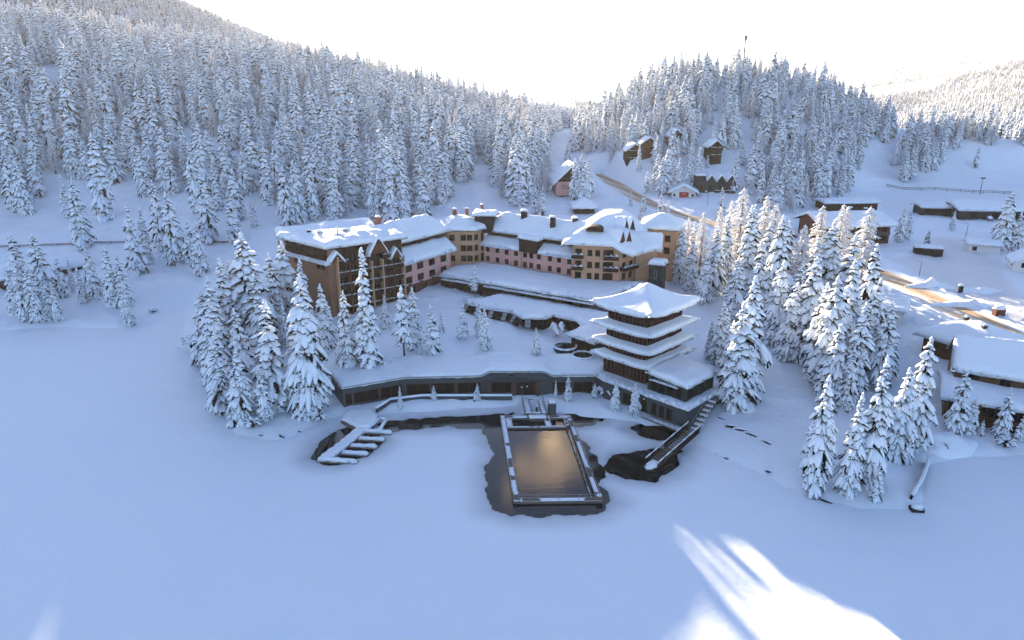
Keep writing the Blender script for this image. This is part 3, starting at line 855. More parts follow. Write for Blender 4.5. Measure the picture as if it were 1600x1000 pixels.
# ------------------------------------------------------------------ mansard wings (pink)
def mansard(root, A, B, depth, z0, wall0, wall1, skirt, band, ridge, wallmat, rows, cols, out=2.0, basemat='stone', seed=0, skip=lambda k, fl: False, ww=1.5, hh=1.5, dorm=True):
    """A->B is the front; rows: sill heights; cols: window centres along the front"""
    F = Face(A, B)
    P = [A, B, along(A, B, F.len, depth), along(A, B, 0, depth)]
    if wall0 > z0 + .1: walls(root, offset_poly(P, -.12), z0, lambda x, y: wall0 + .15, basemat, 'base_wall')
    walls(root, P, wall0, lambda x, y: wall1 + .4, wallmat)
    for fl, z in enumerate(rows):
        for k, t in enumerate(cols):
            if not skip(k, fl): window(root, F, t, z, ww, hh, 1, 0, 'frame', sill=True)
    inn = 2.6
    LP = [F.p(-.6, 0, out), F.p(F.len + .6, 0, out), F.p(F.len + .6, 0, -inn), F.p(-.6, 0, -inn)]
    def zl(x, y):
        o_ = (Vector((x, y, 0)) - F.a).dot(F.n); return wall1 + (skirt - wall1) * (out - o_) / (out + inn)
    roof(root, [(q.x, q.y) for q in LP], zl, .65, 'wood', .3, .6, .1, name='skirt_roof', seed=seed)
    bb = [F.p(0, 0, -inn + .35), F.p(F.len, 0, -inn + .35), F.p(F.len, 0, -depth), F.p(0, 0, -depth)]
    bb = [(q.x, q.y) for q in bb]
    walls(root, bb, skirt - 1.6, lambda x, y: band + .2, 'wood', 'dormer_band')
    FB = Face(bb[0], bb[1])
    if dorm:
        for t in cols: window(root, FB, t, skirt + .45, ww * 1.15, band - skirt - .75, 1, 0, 'redwood')
    UP = offset_poly(bb, 1.2)
    half = (depth - inn) / 2
    def zu(x, y):
        o_ = -(Vector((x, y, 0)) - F.a).dot(F.n) - inn
        return band + (ridge - band) * max(0, 1 - abs(o_ - half) / (half + 1.2))
    roof(root, UP, zu, .9, 'wood', .4, .8, .2, seed=seed + 1)
    keep(P)
    return F, zu
PB_A, PB_B = (-29.6, 181.2), (-18.0, 198.8)
wb = empty('pink_wing', (-24, 192, 7), 'pink rendered hotel wing with dormer band under a broad snowy roof', 'building')
F2, zuB = mansard(wb, PB_A, PB_B, 15, 5.0, 10.4, 17.3, 20.4, 22.4, 26.0, 'pink', [11.0, 14.2], [2.6, 7.4, 12.4, 17.6], seed=10, ww=2.3, hh=1.75)
for t in (2.6, 7.4, 12.4, 17.6): boxpart(wb, 'flower_box', 'frame', F2, t - .5, t + .5, .1, .5, 10.3, 10.85)
for t in (4, 9): window(wb, F2, t, 8.0, 2.4, 1.7, 1, out=-.1)
chimney(wb, -37.5, 192.5, 22, 27.6, 1.5)
# corner block between the wings
WC = [(-19.5, 203.5), (-11.5, 203.2), (-8.2, 207.5), (-13, 218), (-24, 212)]
wc = empty('corner_block', (*cen(WC), 11), 'tan corner block with a dark stair tower where the hotel wings meet', 'building')
WC = ccw(WC)
walls(wc, WC, 8, lambda x, y: 22.2, 'tan')
zfC = lambda x, y: 22.2 + .42 * min(5, max(0, float(-sd_poly(np.array([x]), np.array([y]), WC_R)[0])))
WC_R = offset_poly(WC, 1.2)
roof(wc, WC_R, zfC, .8, 'wood', .4, .8, .15, seed=12)
for a_, b_, ts in (((-19.5, 203.5), (-11.5, 203.2), (1.6, 5.0, 6.9)), ((-11.5, 203.2), (-8.2, 207.5), (1.2,))):
    FC = Face(a_, b_)
    for t in ts:
        for z in (12.6, 15.7, 18.9): window(wc, FC, t, z, 1.5, 1.6, 1)
TW = [(-11.2, 206.4), (-5.6, 206.0), (-4.9, 211.5), (-10.6, 212)]
walls(wc, TW, 20.5, lambda x, y: 26.0, 'black', 'tower_wall'); roof(wc, offset_poly(TW, .8), lambda x, y: 26.0, .9, 'wood', .45, .6, .1, name='tower_roof', seed=13)
FT = Face((-9.9, 205.15), (-8.35, 207.15)); 
for z in (12.3, 15.3, 18.3): window(wc, FT, 1.2, z, .9, 2.2, 0, 1, 'black', out=.16)
chimney(wc, -17.5, 211, 23, 26.9, 1.2); chimney(wc, -9.2, 212.6, 24, 28.0, .9); chimney(wc, -14, 214, 23, 26.6, 1.0)
keep(WC)
# long pink middle wing
PM_A, PM_B = (-8.6, 206.6), (17.5, 188.2)
wm = empty('middle_wing', (5, 200, 11), 'long pink middle wing with two rows of small windows below snowy mansard', 'building')
cols = [1.6, 5.2, 8.6, 12.0, 15.2, 17.4, 20.0, 23.8, 26.8, 30.2]
F3, zuM = mansard(wm, PM_A, PM_B, 13.5, 8.5, 9.0, 17.2, 19.2, 21.2, 25.2, 'pink', [12.1, 15.0], cols, 1.4, seed=20, ww=1.15, hh=1.45, dorm=True)
# projecting dark bay in the middle of the mansard
bay = [F3.p(14.2, 0, 1.75), F3.p(20.4, 0, 1.75), F3.p(20.4, 0, -2.4), F3.p(14.2, 0, -2.4)]
bay = [(q.x, q.y) for q in bay]
walls(wm, bay, 16.9, lambda x, y: 20.9, 'wood', 'bay_wall'); roof(wm, offset_poly(bay, .5), lambda x, y: 20.8 + .05 * (y - 190), .7, 'wood', .3, .6, .1, name='bay_roof', seed=22)
mb = MB(); mb.tube([tuple(F3.p(13.9, 11.5, .1)), tuple(F3.p(13.9, 17.2, .1))], [.07, .07], 6); mb.obj('drainpipe', 'metal', wm)
for t, dd, zt in ((10, 7, 27.0), (21.5, 4.8, 26.6), (27, 8, 26.4)):
    q = F3.p(t, 0, -dd); chimney(wm, q.x, q.y, 22, zt, 1.6 if t > 11 else 1.9, 'black', .5)

# ------------------------------------------------------------------ steep-roofed right block with balconies
RA, RB_ = (16.6, 184.4), (29.0, 181.6)
F4 = Face(RA, RB_)
def rp(t, d, base=None): q = F4.p(t, 0, -d); return (q.x, q.y)
wr = empty('gabled_block', (*rp(6, 8), 11), 'tan gabled hotel block with steep snowy roof and wooden balconies', 'building')
WR = [rp(0, 0), rp(12.6, 0), rp(16.6, 6), rp(16.6, 20), rp(0, 20)]
_a5, _b5 = Vector((*rp(12.6, 0), 0)), Vector((*rp(16.6, 6), 0)); _d5 = (_b5 - _a5).normalized(); _n5 = Vector((_d5.y, -_d5.x, 0))
def zr(x, y):
    q = Vector((x, y, 0)) - F4.a; s = q.dot(F4.d); d = -q.dot(F4.n)
    side = 29.4 - 0.66 * abs(s - 9.0); frontz = 22.4 + 0.68 * (d + 1.6)
    d5 = -(Vector((x, y, 0)) - _a5).dot(_n5); right = 20.6 + .74 * (d5 + 1.6)
    return max(18.6, min(side, frontz, right, 27.7))
WRR = [rp(-3.2, -1.4), rp(-1.6, -1.9), rp(13.0, -1.9), rp(16.0, -.6), rp(19.2, 4.6), rp(19.2, 21), rp(-3.2, 21)]
walls(wr, WR, 8.0, zr, 'tan', sub=.8, top_gap=.4)
rr_ = roof(wr, WRR, zr, .75, 'wood', .4, .7, .12, seed=30)
for z in (12.3, 15.4, 18.7):
    for t in (4.6, 6.7): window(wr, F4, t, z, 1.1, 1.55, 0, 0, 'wood')
    window(wr, F4, 1.5, z - .25, 1.6, 2.0, 1, 0, 'wood'); window(wr, F4, 9.9, z - .25, 1.9, 2.0, 1, 0, 'wood'); window(wr, F4, 8.7, z, .8, 1.6, 0, 0, 'wood')
for z in (15.0, 18.2):
    balcony(wr, F4, 1.3, z, 3.2, 1.5, 1.0, 'wood', .45); balcony(wr, F4, 10.4, z, 4.0, 1.6, 1.0, 'wood', .45)
F5 = Face(rp(12.6, 0), rp(16.6, 6))
for z in (12.3, 15.2, 18.4): window(wr, F5, 2.0, z, 1.2, 1.7, 0, 0, 'wood'); window(wr, F5, 5.0, z, 1.2, 1.7, 0, 0, 'wood')
balcony(wr, F5, 3.6, 15.0, 6.6, 1.5, 1.0, 'wood', .45)
F6 = Face(rp(16.6, 6), rp(16.6, 20))
for z in (12.3, 15.4):
    for t in (2.5, 6, 10): window(wr, F6, t, z, 1.3, 1.6, 1, 0, 'wood')
def eyelid(face, t, z, w, d0):
    mb = MB(); n = 10; vs = []
    for k in range(n + 1):
        a = math.pi * k / n; vs.append(face.p(t + math.cos(a) * w / 2, z + math.sin(a) ** .6 * 1.5, -d0))
    vs2 = [v + face.n * -3.2 for v in vs]
    mb.add(vs + vs2, [tuple(range(n + 1))[::-1]] + [(i + 1, i, n + 1 + i, n + 2 + i) for i in range(n)])
    g = mb.obj('eyelid_dormer', 'wood', rr_); window(g, Face(face.p(0, 0, -d0), face.p(face.len, 0, -d0)), t, z + .2, w * .42, .95, 2, 0, 'midwood')
eyelid(F4, 5.6, 25.3, 4.6, -.1)
# twin pointed dormers on the right slope
FS = Face(tuple(_a5.xy), tuple(_b5.xy))
for (t, w_, z0_, z1_, ou) in ((.2, 3.0, 22.6, 26.3, .5), (2.9, 3.0, 22.6, 26.1, .5), (5.4, 3.0, 24.8, 28.4, -2.4), (8.1, 3.0, 24.8, 28.2, -2.4)):
    gable(rr_, FS, t, w_, z0_, z1_, ou, 6.0, int(t), .4, 'redwood', 'wood')
# lower right gable wing
WG = [rp(16.7, 5), rp(22.0, 6.5), rp(22.0, 14), rp(16.7, 14)]
def zg(x, y):
    q = Vector((x, y, 0)) - F4.a; d = -q.dot(F4.n); return 23.6 - .75 * abs(d - 9.5)
walls(wr, WG, 8, zg, 'tan', 'wing_wall', .8, .4); roof(wr, offset_poly(WG, 1.4), zg, .7, 'wood', .4, .6, .1, name='wing_roof', seed=33)
FG = Face(WG[1], WG[2])
gable(wr, FG, 2.5, 2.6, 19.6, 22.8, 1.3, 1.2, 7, .4); gable(wr, FG, 5.0, 2.6, 19.6, 22.6, 1.3, 1.2, 8, .4)
for t in (2, 5): window(wr, FG, t, 15.2, 1.2, 1.5, 1); window(wr, FG, t, 12.0, 1.2, 1.5, 1)
keep(WR, 6)
WT = [rp(18, 20), rp(27, 18), rp(29, 28), rp(18, 30)]
wt_ = empty('rear_tower_block', (*cen(WT), 11), 'tan rear block with hipped snow roof behind the gabled block', 'building')
WTR = offset_poly(WT, 1.2)
zt_ = lambda x, y: 23.5 + .55 * min(5, max(0, float(-sd_poly(np.array([x]), np.array([y]), WTR)[0])))
walls(wt_, WT, 8, lambda x, y: 23.6, 'tan'); roof(wt_, WTR, zt_, .8, 'wood', .4, .8, .12, seed=35)
for fc in (Face(WT[0], WT[1]), Face(WT[1], WT[2])):
    for z in (13, 16.3, 19.8):
        for t in (fc.len - 2.2, fc.len - 5.4): window(wt_, fc, t, z, 1.5, 1.7, 1, 0, 'midwood')
keep(WT)
# glass lift kiosk
WK = [rp(20.5, 1.0), rp(24.0, .2), rp(25.0, 4.0), rp(21.5, 4.8)]
wk = empty('lift_tower', (*cen(WK), 9), 'small dark lift tower with snow cap beside the gabled block', 'tower')
walls(wk, WK, 6, lambda x, y: 17.2, 'tealclad'); roof(wk, offset_poly(WK, .35), lambda x, y: 17.2, .9, 'wood', .3, .5, .06, seed=36)
FK = Face(WK[0], WK[1]); window(wk, FK, FK.len * .5, 13.2, .5, 2.2, 0, 0, 'steel')
for t in (.8, 1.8, 2.8): window(wk, Face(WK[3], WK[0]), t, 12.4, .7, 2.4, 0, 1, 'midwood')

# ------------------------------------------------------------------ upper pavilion: long glazed front, flat roof in front of the middle wing
SPA = [(-20.4, 191.0), (20.9, 165.2), (36.0, 182.0), (29.5, 181.0), (16.0, 186.5), (-9.2, 204.5), (-17.2, 198.6)]
ws = empty('upper_pavilion', (2, 184, 8), 'long flat-roofed pavilion with a dark glazed front below the middle wing', 'building')
walls(ws, SPA, 5.0, lambda x, y: 11.4, 'slate')
roof(ws, offset_poly(SPA, .45), lambda x, y: 11.4, .8, 'slate', .5, 1.0, .12, seed=40)
FS1 = Face(SPA[0], SPA[1])
for i in range(15):
    t = 1.6 + i * 3.12
    if t + 1.5 < FS1.len: window(ws, FS1, t + .3, 8.1, 2.75, 2.35, 2, 0, 'black', name='glazing_panel')
aw = [FS1.p(15.5, 0, 1.0), FS1.p(FS1.len, 0, 1.0), FS1.p(FS1.len, 0, .03), FS1.p(15.5, 0, .03)]
for a0, a1 in ((1, 11.5), (15.5, FS1.len - .5)):
    aw = [FS1.p(a0, 0, .9), FS1.p(a1, 0, .9), FS1.p(a1, 0, .09), FS1.p(a0, 0, .09)]
    roof(ws, [(q.x, q.y) for q in aw], lambda x, y: 10.62, .22, 'tealclad', .12, .6, .03, name='canopy', seed=41, rnd=.3)
keep(SPA, 0)
# ------------------------------------------------------------------ lower pavilion with the faceted glass bay
LOW = [(-11.5, 173.5), (-7.5, 169.5), (0.5, 165.0), (3.2, 160.5), (7.5, 160.2), (10.0, 163.0), (16.5, 158.0), (17.5, 152.5), (13.5, 148.0), (18.0, 143.0), (24.0, 150.0), (26.5, 158.5), (19.8, 165.4), (-2.0, 178.8)]
wl = empty('lower_pavilion', (8, 163, 5), 'low pavilion with a faceted glass bay and curved snowy roof edge', 'building')
walls(wl, LOW, 3.5, lambda x, y: 8.6, 'tealclad')
roof(wl, offset_poly(LOW, .9), lambda x, y: 8.6, .75, 'tealclad', .4, .8, .14, seed=44)
for i in range(1, 9):
    f_ = Face(LOW[i], LOW[i + 1]) if True else None
    n = max(1, int(f_.len / 1.7))
    for k in range(n): window(wl, f_, f_.len * (k + .5) / n, 5.5, f_.len / n - .28, 2.4, 0, 1, 'midwood' if i in (5, 6, 7, 8) else 'black', name='glazing_panel')
# sloping glass skirt of the bay
def glass_skirt(parent, pts, z0, z1, spread):
    for i in range(len(pts) - 1):
        f_ = Face(pts[i], pts[i + 1]); n = max(2, int(f_.len / 1.15))
        for k in range(n):
            t0, t1 = f_.len * k / n + .05, f_.len * (k + 1) / n - .05
            for (za, zb, oa, ob) in ((z0, (z0 + z1) / 2 - .05, spread + .95, spread * .5 + .95), ((z0 + z1) / 2 + .05, z1, spread * .5 + .9, .92)):
                mb = MB(); mb.add([f_.p(t0, za, oa), f_.p(t1, za, oa), f_.p(t1, zb, ob), f_.p(t0, zb, ob)], [(0, 1, 2, 3)])
                mb.add([v - f_.n * .06 for v in (f_.p(t0, za, oa), f_.p(t1, za, oa), f_.p(t1, zb, ob), f_.p(t0, zb, ob))], [(3, 2, 1, 0)])
                mb.obj('glass_pane', 'glass' if (k + i) % 3 else 'steel', parent)
        mb = MB()
        for k in range(n + 1):
            t = f_.len * k / n; mb.bar(f_.p(t, z0, spread + .92), f_.p(t, z1, .9), .09)
        mb.bar(f_.p(0, z0, spread + .95), f_.p(f_.len, z0, spread + .95), .12); mb.bar(f_.p(0, (z0 + z1) / 2, spread * .5 + .93), f_.p(f_.len, (z0 + z1) / 2, spread * .5 + .93), .1)
        mb.obj('glazing_bars', 'black', parent)
glass_skirt(wl, LOW[0:5], 6.6, 8.2, 1.3)
# round outdoor basins beside it
for (cx, cy_, r_) in ((12.0, 146.5, 2.6), (15.5, 141.5, 2.3)):
    z_ = ground(cx, cy_) + .1
    rt = empty('plunge_basin', (cx, cy_, z_), 'round dark outdoor basin with snowy rim ' + ('nearer the lower pavilion' if cy_ > 145 else 'nearer the pagoda tower'), 'basin', 'round basins')
    mb = MB(); mb.tube([(cx, cy_, z_ - .6), (cx, cy_, z_ + .55)], [r_, r_], 28); mb.obj('basin_wall', 'tealclad', rt)
    mb = MB(); pts = [(cx + math.cos(a) * r_, cy_ + math.sin(a) * r_, z_ + .62) for a in np.linspace(0, 6.283, 33)]
    mb.tube(pts, [.22 + .05 * math.sin(i * 2.1) for i in range(33)], 6, 0, False); mb.obj('snowy_rim', 'snow', rt, True)
    mb = MB(); mb.add([(cx + math.cos(a) * r_ * .92, cy_ + math.sin(a) * r_ * .92, z_ + .57) for a in np.linspace(0, 6.283, 24, endpoint=False)], [tuple(range(24))]); mb.obj('water', 'water', rt)

# ------------------------------------------------------------------ entrance wing along the lake
EF = [(-37.6, 133.0), (-33.4, 125.4), (-22.1, 130.6), (-5.6, 131.6), (7.6, 131.6), (17.0, 132.0)]
ENT = EF + [(20.5, 136.5), (19.0, 143.0), (-22.0, 142.5), (-35.0, 139.0)]
we = empty('entrance_wing', (-8, 136, 1), 'slate grey entrance wing along the lakeshore with a snow-covered roof terrace', 'building')
def ze(x, y):
    k = float(sstep(-6.6, -4.4, x) * (1 - sstep(6.4, 8.6, x)) * (1 - sstep(135, 140, y)))
    return 5.15 + .95 * k
walls(we, ENT, .3, lambda x, y: ze(x, y) + .1, 'slate', sub=.6)
snow_cap(we, offset_poly(ENT, .15), ze, .55, .7, .5, .12, name='roof_snow', seed=50, drop=.12, grow=.1)
mb = MB()
for i in range(5):
    f_ = Face(EF[i], EF[i + 1]); n = max(2, int(f_.len / 1.0))
    for k in range(n):
        p_, q_ = f_.p(f_.len * k / n, 0, .22), f_.p(f_.len * (k + 1) / n, 0, .22)
        mb.bar((p_.x, p_.y, ze(p_.x, p_.y) + .12), (q_.x, q_.y, ze(q_.x, q_.y) + .12), .12, .2)
mb.obj('parapet_trim', 'steel', we)
def bays(f_, spans, z, h, mull=1):
    for t0, t1 in spans:
        window(we, f_, (t0 + t1) / 2, z, t1 - t0, h, mull, 0, 'midwood', name='glazing_panel')
    for t0, t1 in spans:
        boxpart(we, 'pillar', 'slate', f_, t1 + .12, t1 + .42, .0, .16, 1.0, z + h + .2)
f0, f1, f2, f3 = Face(EF[1], EF[2]), Face(EF[2], EF[3]), Face(EF[3], EF[4]), Face(EF[4], EF[5])
bays(f0, [(.4, 1.6), (2.1, 7.0), (7.5, 11.9)], 1.55, 2.15)
bays(f1, [(.5, 5.1), (5.7, 10.3), (10.9, 15.6)], 1.55, 2.15)
bays(f3, [(.9, 4.6), (5.2, 9.0)], 1.5, 2.15)
window(we, f2, 3.4, 1.6, 4.0, 2.1, 2, 0, 'midwood', name='glazing_panel')
for t in (1.0, 5.9, 10.9): boxpart(we, 'stone_column', 'stone', f2, t - .28, t + .28, .02, .45, .6, 3.95)
dr = boxpart(we, 'entrance_door', 'black', f2, 6.5, 10.4, .01, .06, .9, 3.85)
for t in (7.75, 9.0, 10.1): boxpart(dr, 'door_leaf', 'glass', f2, t - 1.05, t - .05, .065, .09, 1.0, 3.6)
for t, z in ((7.6, 2.55), (8.75, 2.7)): boxpart(dr, 'notice', 'white', f2, t - .14, t + .14, .095, .11, z, z + .3)
boxpart(we, 'fascia_rail', 'slate', f2, .2, f2.len - .2, .02, .14, 3.98, 4.2)
# sign: small emblem and the name below it
cu = bpy.data.curves.new('sign_text', 'FONT'); cu.body = 'HOTEL HOCHSCHOBER'; cu.size = .62; cu.align_x = 'CENTER'; cu.extrude = .03
tmp = bpy.data.objects.new('tmp', cu); COL.objects.link(tmp); dgr = bpy.context.evaluated_depsgraph_get()
tm = bpy.data.meshes.new_from_object(tmp.evaluated_get(dgr)); bpy.data.objects.remove(tmp)
tm.materials.clear(); tm.materials.append(M['black'])
lt = link('lettering', tm, we); 
lt.matrix_parent_inverse = PINV(we); lt.location = f2.p(5.5, 4.42, .06); lt.rotation_euler = (R(90), 0, f2.rz)
mb = MB(); T = f2.T(5.5, 5.45)
mb.tube([tuple(T @ Vector((0, -.02, 0))), tuple(T @ Vector((0, -.07, 0)))], [.34, .34], 14)
for a in np.linspace(0, 6.283, 6, endpoint=False):
    mb.bar(tuple(T @ Vector((math.cos(a) * .1, -.09, math.sin(a) * .1))), tuple(T @ Vector((math.cos(a) * .42, -.09, math.sin(a) * .42))), .1)
mb.obj('emblem', 'black', we)

# ------------------------------------------------------------------ pagoda tower
PN = Vector((26.4, 124.2, 0)); E1 = Vector((-.700, .714, 0)); E2 = Vector((.714, .700, 0))
PW, PD = 14.6, 17.0
def pg(a, b): q = PN + E1 * a + E2 * b; return (q.x, q.y)
pt = empty('pagoda_tower', (*pg(PW / 2, PD / 2), 4), 'dark four-tiered pagoda tower with upturned eaves heaped with snow', 'tower')
def rect(i): return [pg(i, i), pg(i, PD - i), pg(PW - i, PD - i), pg(PW - i, i)]
def rect_curved(i, lift):
    """eave outline pulled in along the sides so that the corners sweep out"""
    out = []; c = [(i, i), (i, PD - i), (PW - i, PD - i), (PW - i, i)]
    for k in range(4):
        (a0, b0), (a1, b1) = c[k], c[(k + 1) % 4]
        for j in range(10):
            t = j / 10; s = math.sin(math.pi * t) ** .7 * lift
            a, b = a0 + (a1 - a0) * t, b0 + (b1 - b0) * t
            a += s if k == 0 else (-s if k == 2 else 0); b += -s if k == 1 else (s if k == 3 else 0)
            out.append(pg(a, b))
    return out
def loc_ab(x, y):
    q = Vector((x, y, 0)) - PN; return q.dot(E1), q.dot(E2)
def corner_lift(x, y, i0, amp):
    a, b = loc_ab(x, y); u_ = abs(a - PW / 2) / (PW / 2 - i0); w_ = abs(b - PD / 2) / (PD / 2 - i0)
    return amp * max(0, min(u_, w_)) ** 3 if max(u_, w_) > 0 else 0
BODY = 2.1
tiers = [(5.2, 9.0), (9.2, 12.0), (12.2, 15.6), (15.8, 19.6)]
for k, (z0_, z1_) in enumerate(tiers):
    ins = BODY + .12 * k
    rc = rect(ins)
    walls(pt, rc, z0_ - .6, lambda x, y: z1_ + .9, 'wood', 'storey_wall')
    for side in range(4):
        f_ = Face(rc[side], rc[(side + 1) % 4])
        if f_.n.dot(Vector((0, -1, 0))) < -.3: f_ = Face(rc[(side + 1) % 4], rc[side])
    c4 = ccw(rc)
    for side in range(4):
        f_ = Face(c4[side], c4[(side + 1) % 4])
        n = 11 if f_.len < 11.5 else 13
        for j in range(n):
            window(pt, f_, f_.len * (j + .5) / n, z0_ + (.75 if k else .5), f_.len / n - .24, (z1_ - z0_) * (.58 if k else .66), 0, 1 if k in (0, 3) else 0, 'redwood')
    if k < 3:
        outl = rect_curved(.15 - .1 * k, .55)
        def zs_(x, y, z1_=z1_, ins=ins):
            d = max(0.0, float(-sd_poly(np.array([x]), np.array([y]), rect(0))[0]))
            return z1_ - .15 + .30 * d ** 1.15 + corner_lift(x, y, 0, .75)
        roof(pt, outl, zs_, .42, 'wood', .28, .55, .05, name='eave', seed=60 + k, rnd=.45)
outl = rect_curved(-.25, .45)
def ztop(x, y):
    a, b = loc_ab(x, y); u_ = abs(a - PW / 2) / (PW / 2); w_ = abs(b - PD / 2) / (PD / 2)
    m = min(1.0, max(u_, w_)); s = 1 - m
    return 19.55 + 3.9 * (s ** 1.45 * .75 + s * .25) * 1.0 + corner_lift(x, y, 0, .9)
roof(pt, outl, ztop, .62, 'wood', .35, .6, .05, seed=66, rnd=.7)
# base storey and annex below the pagoda
AN = [pg(-8.2, .6), pg(-8.2, 10.5), pg(0.4, 12.0), pg(0.4, .6)]
an = empty('pagoda_annex', (*cen(AN), 4), 'flat teal-clad annex with snow-drifted roof at the foot of the pagoda', 'building')
walls(an, AN, 4.6, lambda x, y: 8.3, 'tealclad')
za_ = lambda x, y: 8.2 + .14 * max(0, loc_ab(x, y)[0] + 8) 
roof(an, offset_poly(AN, .35), lambda x, y: 8.25 + .07 * max(0, loc_ab(x, y)[0] + 8.5), .75, 'tealclad', .45, .7, .1, seed=70)
FN = Face(AN[3], AN[0]); FN2 = Face(AN[0], AN[1])
for j in range(4): window(an, FN, 1.6 + j * 1.75, 5.6, 1.5, 2.0, 0, 0, 'tealclad', name='glazing_panel')
roof(an, [(q.x, q.y) for q in (FN.p(.8, 0, .45), FN.p(6.8, 0, .45), FN.p(6.8, 0, .03), FN.p(.8, 0, .03))], lambda x, y: 7.72, .16, 'steel', .08, .5, .02, name='canopy', seed=71, rnd=.2)
for j in range(4): window(an, FN2, 1.4 + j * 2.2, 5.6, 1.9, 2.1, 1, 0, 'tealclad', name='glazing_panel')
BS = [pg(-9.9, -1.3), pg(-9.9, 11.5), pg(8, 13), pg(14, 10), pg(14.0, .2), pg(9.5, -1.3)]
bs = empty('base_storey_house', (*cen(BS), 1), 'slate base storey of the pagoda with tall dark windows over the water', 'building')
walls(bs, BS, -.6, lambda x, y: 4.9, 'slate'); 
RIM = offset_poly(BS, .18)
snow_cap(bs, RIM, lambda x, y: 4.86, .32, .7, .4, .06, name='terrace_snow', seed=73, drop=.22, grow=.05)
FBS = Face(BS[5], BS[0])
ccwb = ccw(BS)
fb = [Face(ccwb[i], ccwb[(i + 1) % 6]) for i in range(6)]
fb = max(fb, key=lambda f_: f_.n.dot(Vector((-.7, -.72, 0))) * (f_.len > 15))
for t in (12.2, 13.9, 15.6): window(bs, fb, t, 1.5, .95, 2.1, 0, 0, 'black')
window(bs, fb, 9.9, 1.2, 1.1, 2.4, 0, 0, 'black', name='door')
window(bs, fb, 6.5, 1.6, 3.0, 2.0, 1, 0, 'black')
mb = MB(); q = fb.p(9.9, 3.85, .2); mb.box(q.x - .14, q.x + .14, q.y - .1, q.y + .1, q.z, q.z + .2); mb.obj('wall_lamp', 'white', bs)
boxpart(bs, 'fascia', 'slate', fb, 0, fb.len, .02, .12, 4.1, 4.6)
mb = MB()
for t in np.arange(.3, fb.len - .2, 1.5): mb.bar(fb.p(t, 5.0, -.25), fb.p(t, 6.0, -.25), .05)
mb.bar(fb.p(.3, 6.0, -.25), fb.p(fb.len * .62, 6.0, -.25), .06); mb.bar(fb.p(.3, 5.5, -.25), fb.p(fb.len * .62, 5.5, -.25), .04)
mb.obj('railing', 'steel', bs)
keep([pg(0, 0), pg(PW, 0), pg(PW, PD), pg(0, PD)], 2)

# ------------------------------------------------------------------ simple snow-roofed houses
def house(name, label, A, B, depth, z0, eave, ridge, axis='x', wm='midwood', over=1.0, thick=.7, rows=(), cols=(), ww=1.2, hh=1.3, gm=None, seed=0, cat='house', base=None, sides=(0,), deck=.3, group=None, kr=3):
    F = Face(A, B); P = [A, B, along(A, B, F.len, depth), along(A, B, 0, depth)]
    r_ = empty(name, (*cen(P), z0), label, cat, group)
    def zf(x, y):
        q = Vector((x, y, 0)) - F.a; s = q.dot(F.d); d = -q.dot(F.n)
        if axis == 'x': return ridge - (ridge - eave) * abs(d - depth / 2) / (depth / 2)
        if axis == 'y': return ridge - (ridge - eave) * abs(s - F.len / 2) / (F.len / 2)
        if axis == 'hip': return eave + (ridge - eave) * max(-.25, min(1, min(d, depth - d, s, F.len - s) / (min(depth, F.len) / 2)))
        return eave
    walls(r_, P, z0 - 2, (lambda x, y: min(zf(x, y), 99)), wm, sub=.7, top_gap=.2)
    if base: boxpart(r_, 'plinth', base, F, -.05, F.len + .05, -.02, .06, z0 - 2, z0 + (eave - z0) * .3)
    roof(r_, offset_poly(P, over), zf, thick, 'wood', deck, .7, .08, seed=seed)
    FS_ = [F, Face(P[1], P[2]), Face(P[2], P[3]), Face(P[3], P[0])]
    for si in sides:
        f_ = FS_[si]
        for z in rows:
            for t in cols:
                tt = t * f_.len
                window(r_, f_, tt, z, ww, hh, 1, 0, 'frame', sill=False)
    keep(P, kr)
    return r_, FS_, zf
# lakeside chalet, lower hall and upper house
A_ = at_z(1474, 645, 2.8); B_ = at_z(1650, 676, 2.8)
ch, chF, _ = house('lakeside_hall', 'long low timber hall with snow roof facing the shore at the right', A_, B_, 13.5, 2.6, 6.2, 7.4, 'x', 'midwood', .9, .7, (3.6,), (.1, .24, .38, .52, .66, .8), 2.4, 1.9, seed=80)
for t in (.02, .17, .31, .45, .59, .73): boxpart(ch, 'post', 'midwood', chF[0], t * chF[0].len - .12, t * chF[0].len + .12, .9, 1.15, .8, 6.0)
for t in (.2, .4, .6, .8): window(ch, chF[3], t * chF[3].len, 3.9, 1.1, 1.4, 1, 0, 'tan')
A2 = along(A_, B_, 1.2, 6.2); B2 = along(A_, B_, 34, 6.2)
c2, c2F, _ = house('lakeside_chalet', 'big timber chalet with a smooth snowy gable roof behind the low hall', A2, B2, 12.5, 4.0, 10.2, 14.4, 'x', 'midwood', .6, .85, (7.7,), (.1, .25, .4, .55), 1.6, 1.5, seed=82)
f_ = c2F[3]
boxpart(c2, 'timber_post', 'tan', f_, 5.6, 6.0, .02, .3, 4, 12.6); window(c2, f_, 3.6, 6.2, 1.8, 3.6, 0, 1, 'tan'); window(c2, f_, 8.6, 6.2, 2.0, 3.4, 1, 1, 'wood')
q = along(A2, B2, 17.5, 2.6); mb = MB(); mb.box(q[0] - 1.1, q[0] + 1.1, q[1] - .6, q[1] + .6, 11.2, 12.6); d_ = mb.obj('skylight', 'black', c2)
snow_cap(d_, [(q[0] - 1.3, q[1] - .8), (q[0] + 1.3, q[1] - .8), (q[0] + 1.3, q[1] + 1.2), (q[0] - 1.3, q[1] + 1.2)], lambda x, y: 12.62, .5, .4, .4, .03, grow=.02)
A3 = at_z(1440, 547, 4.5); B3 = at_z(1500, 566, 4.5)
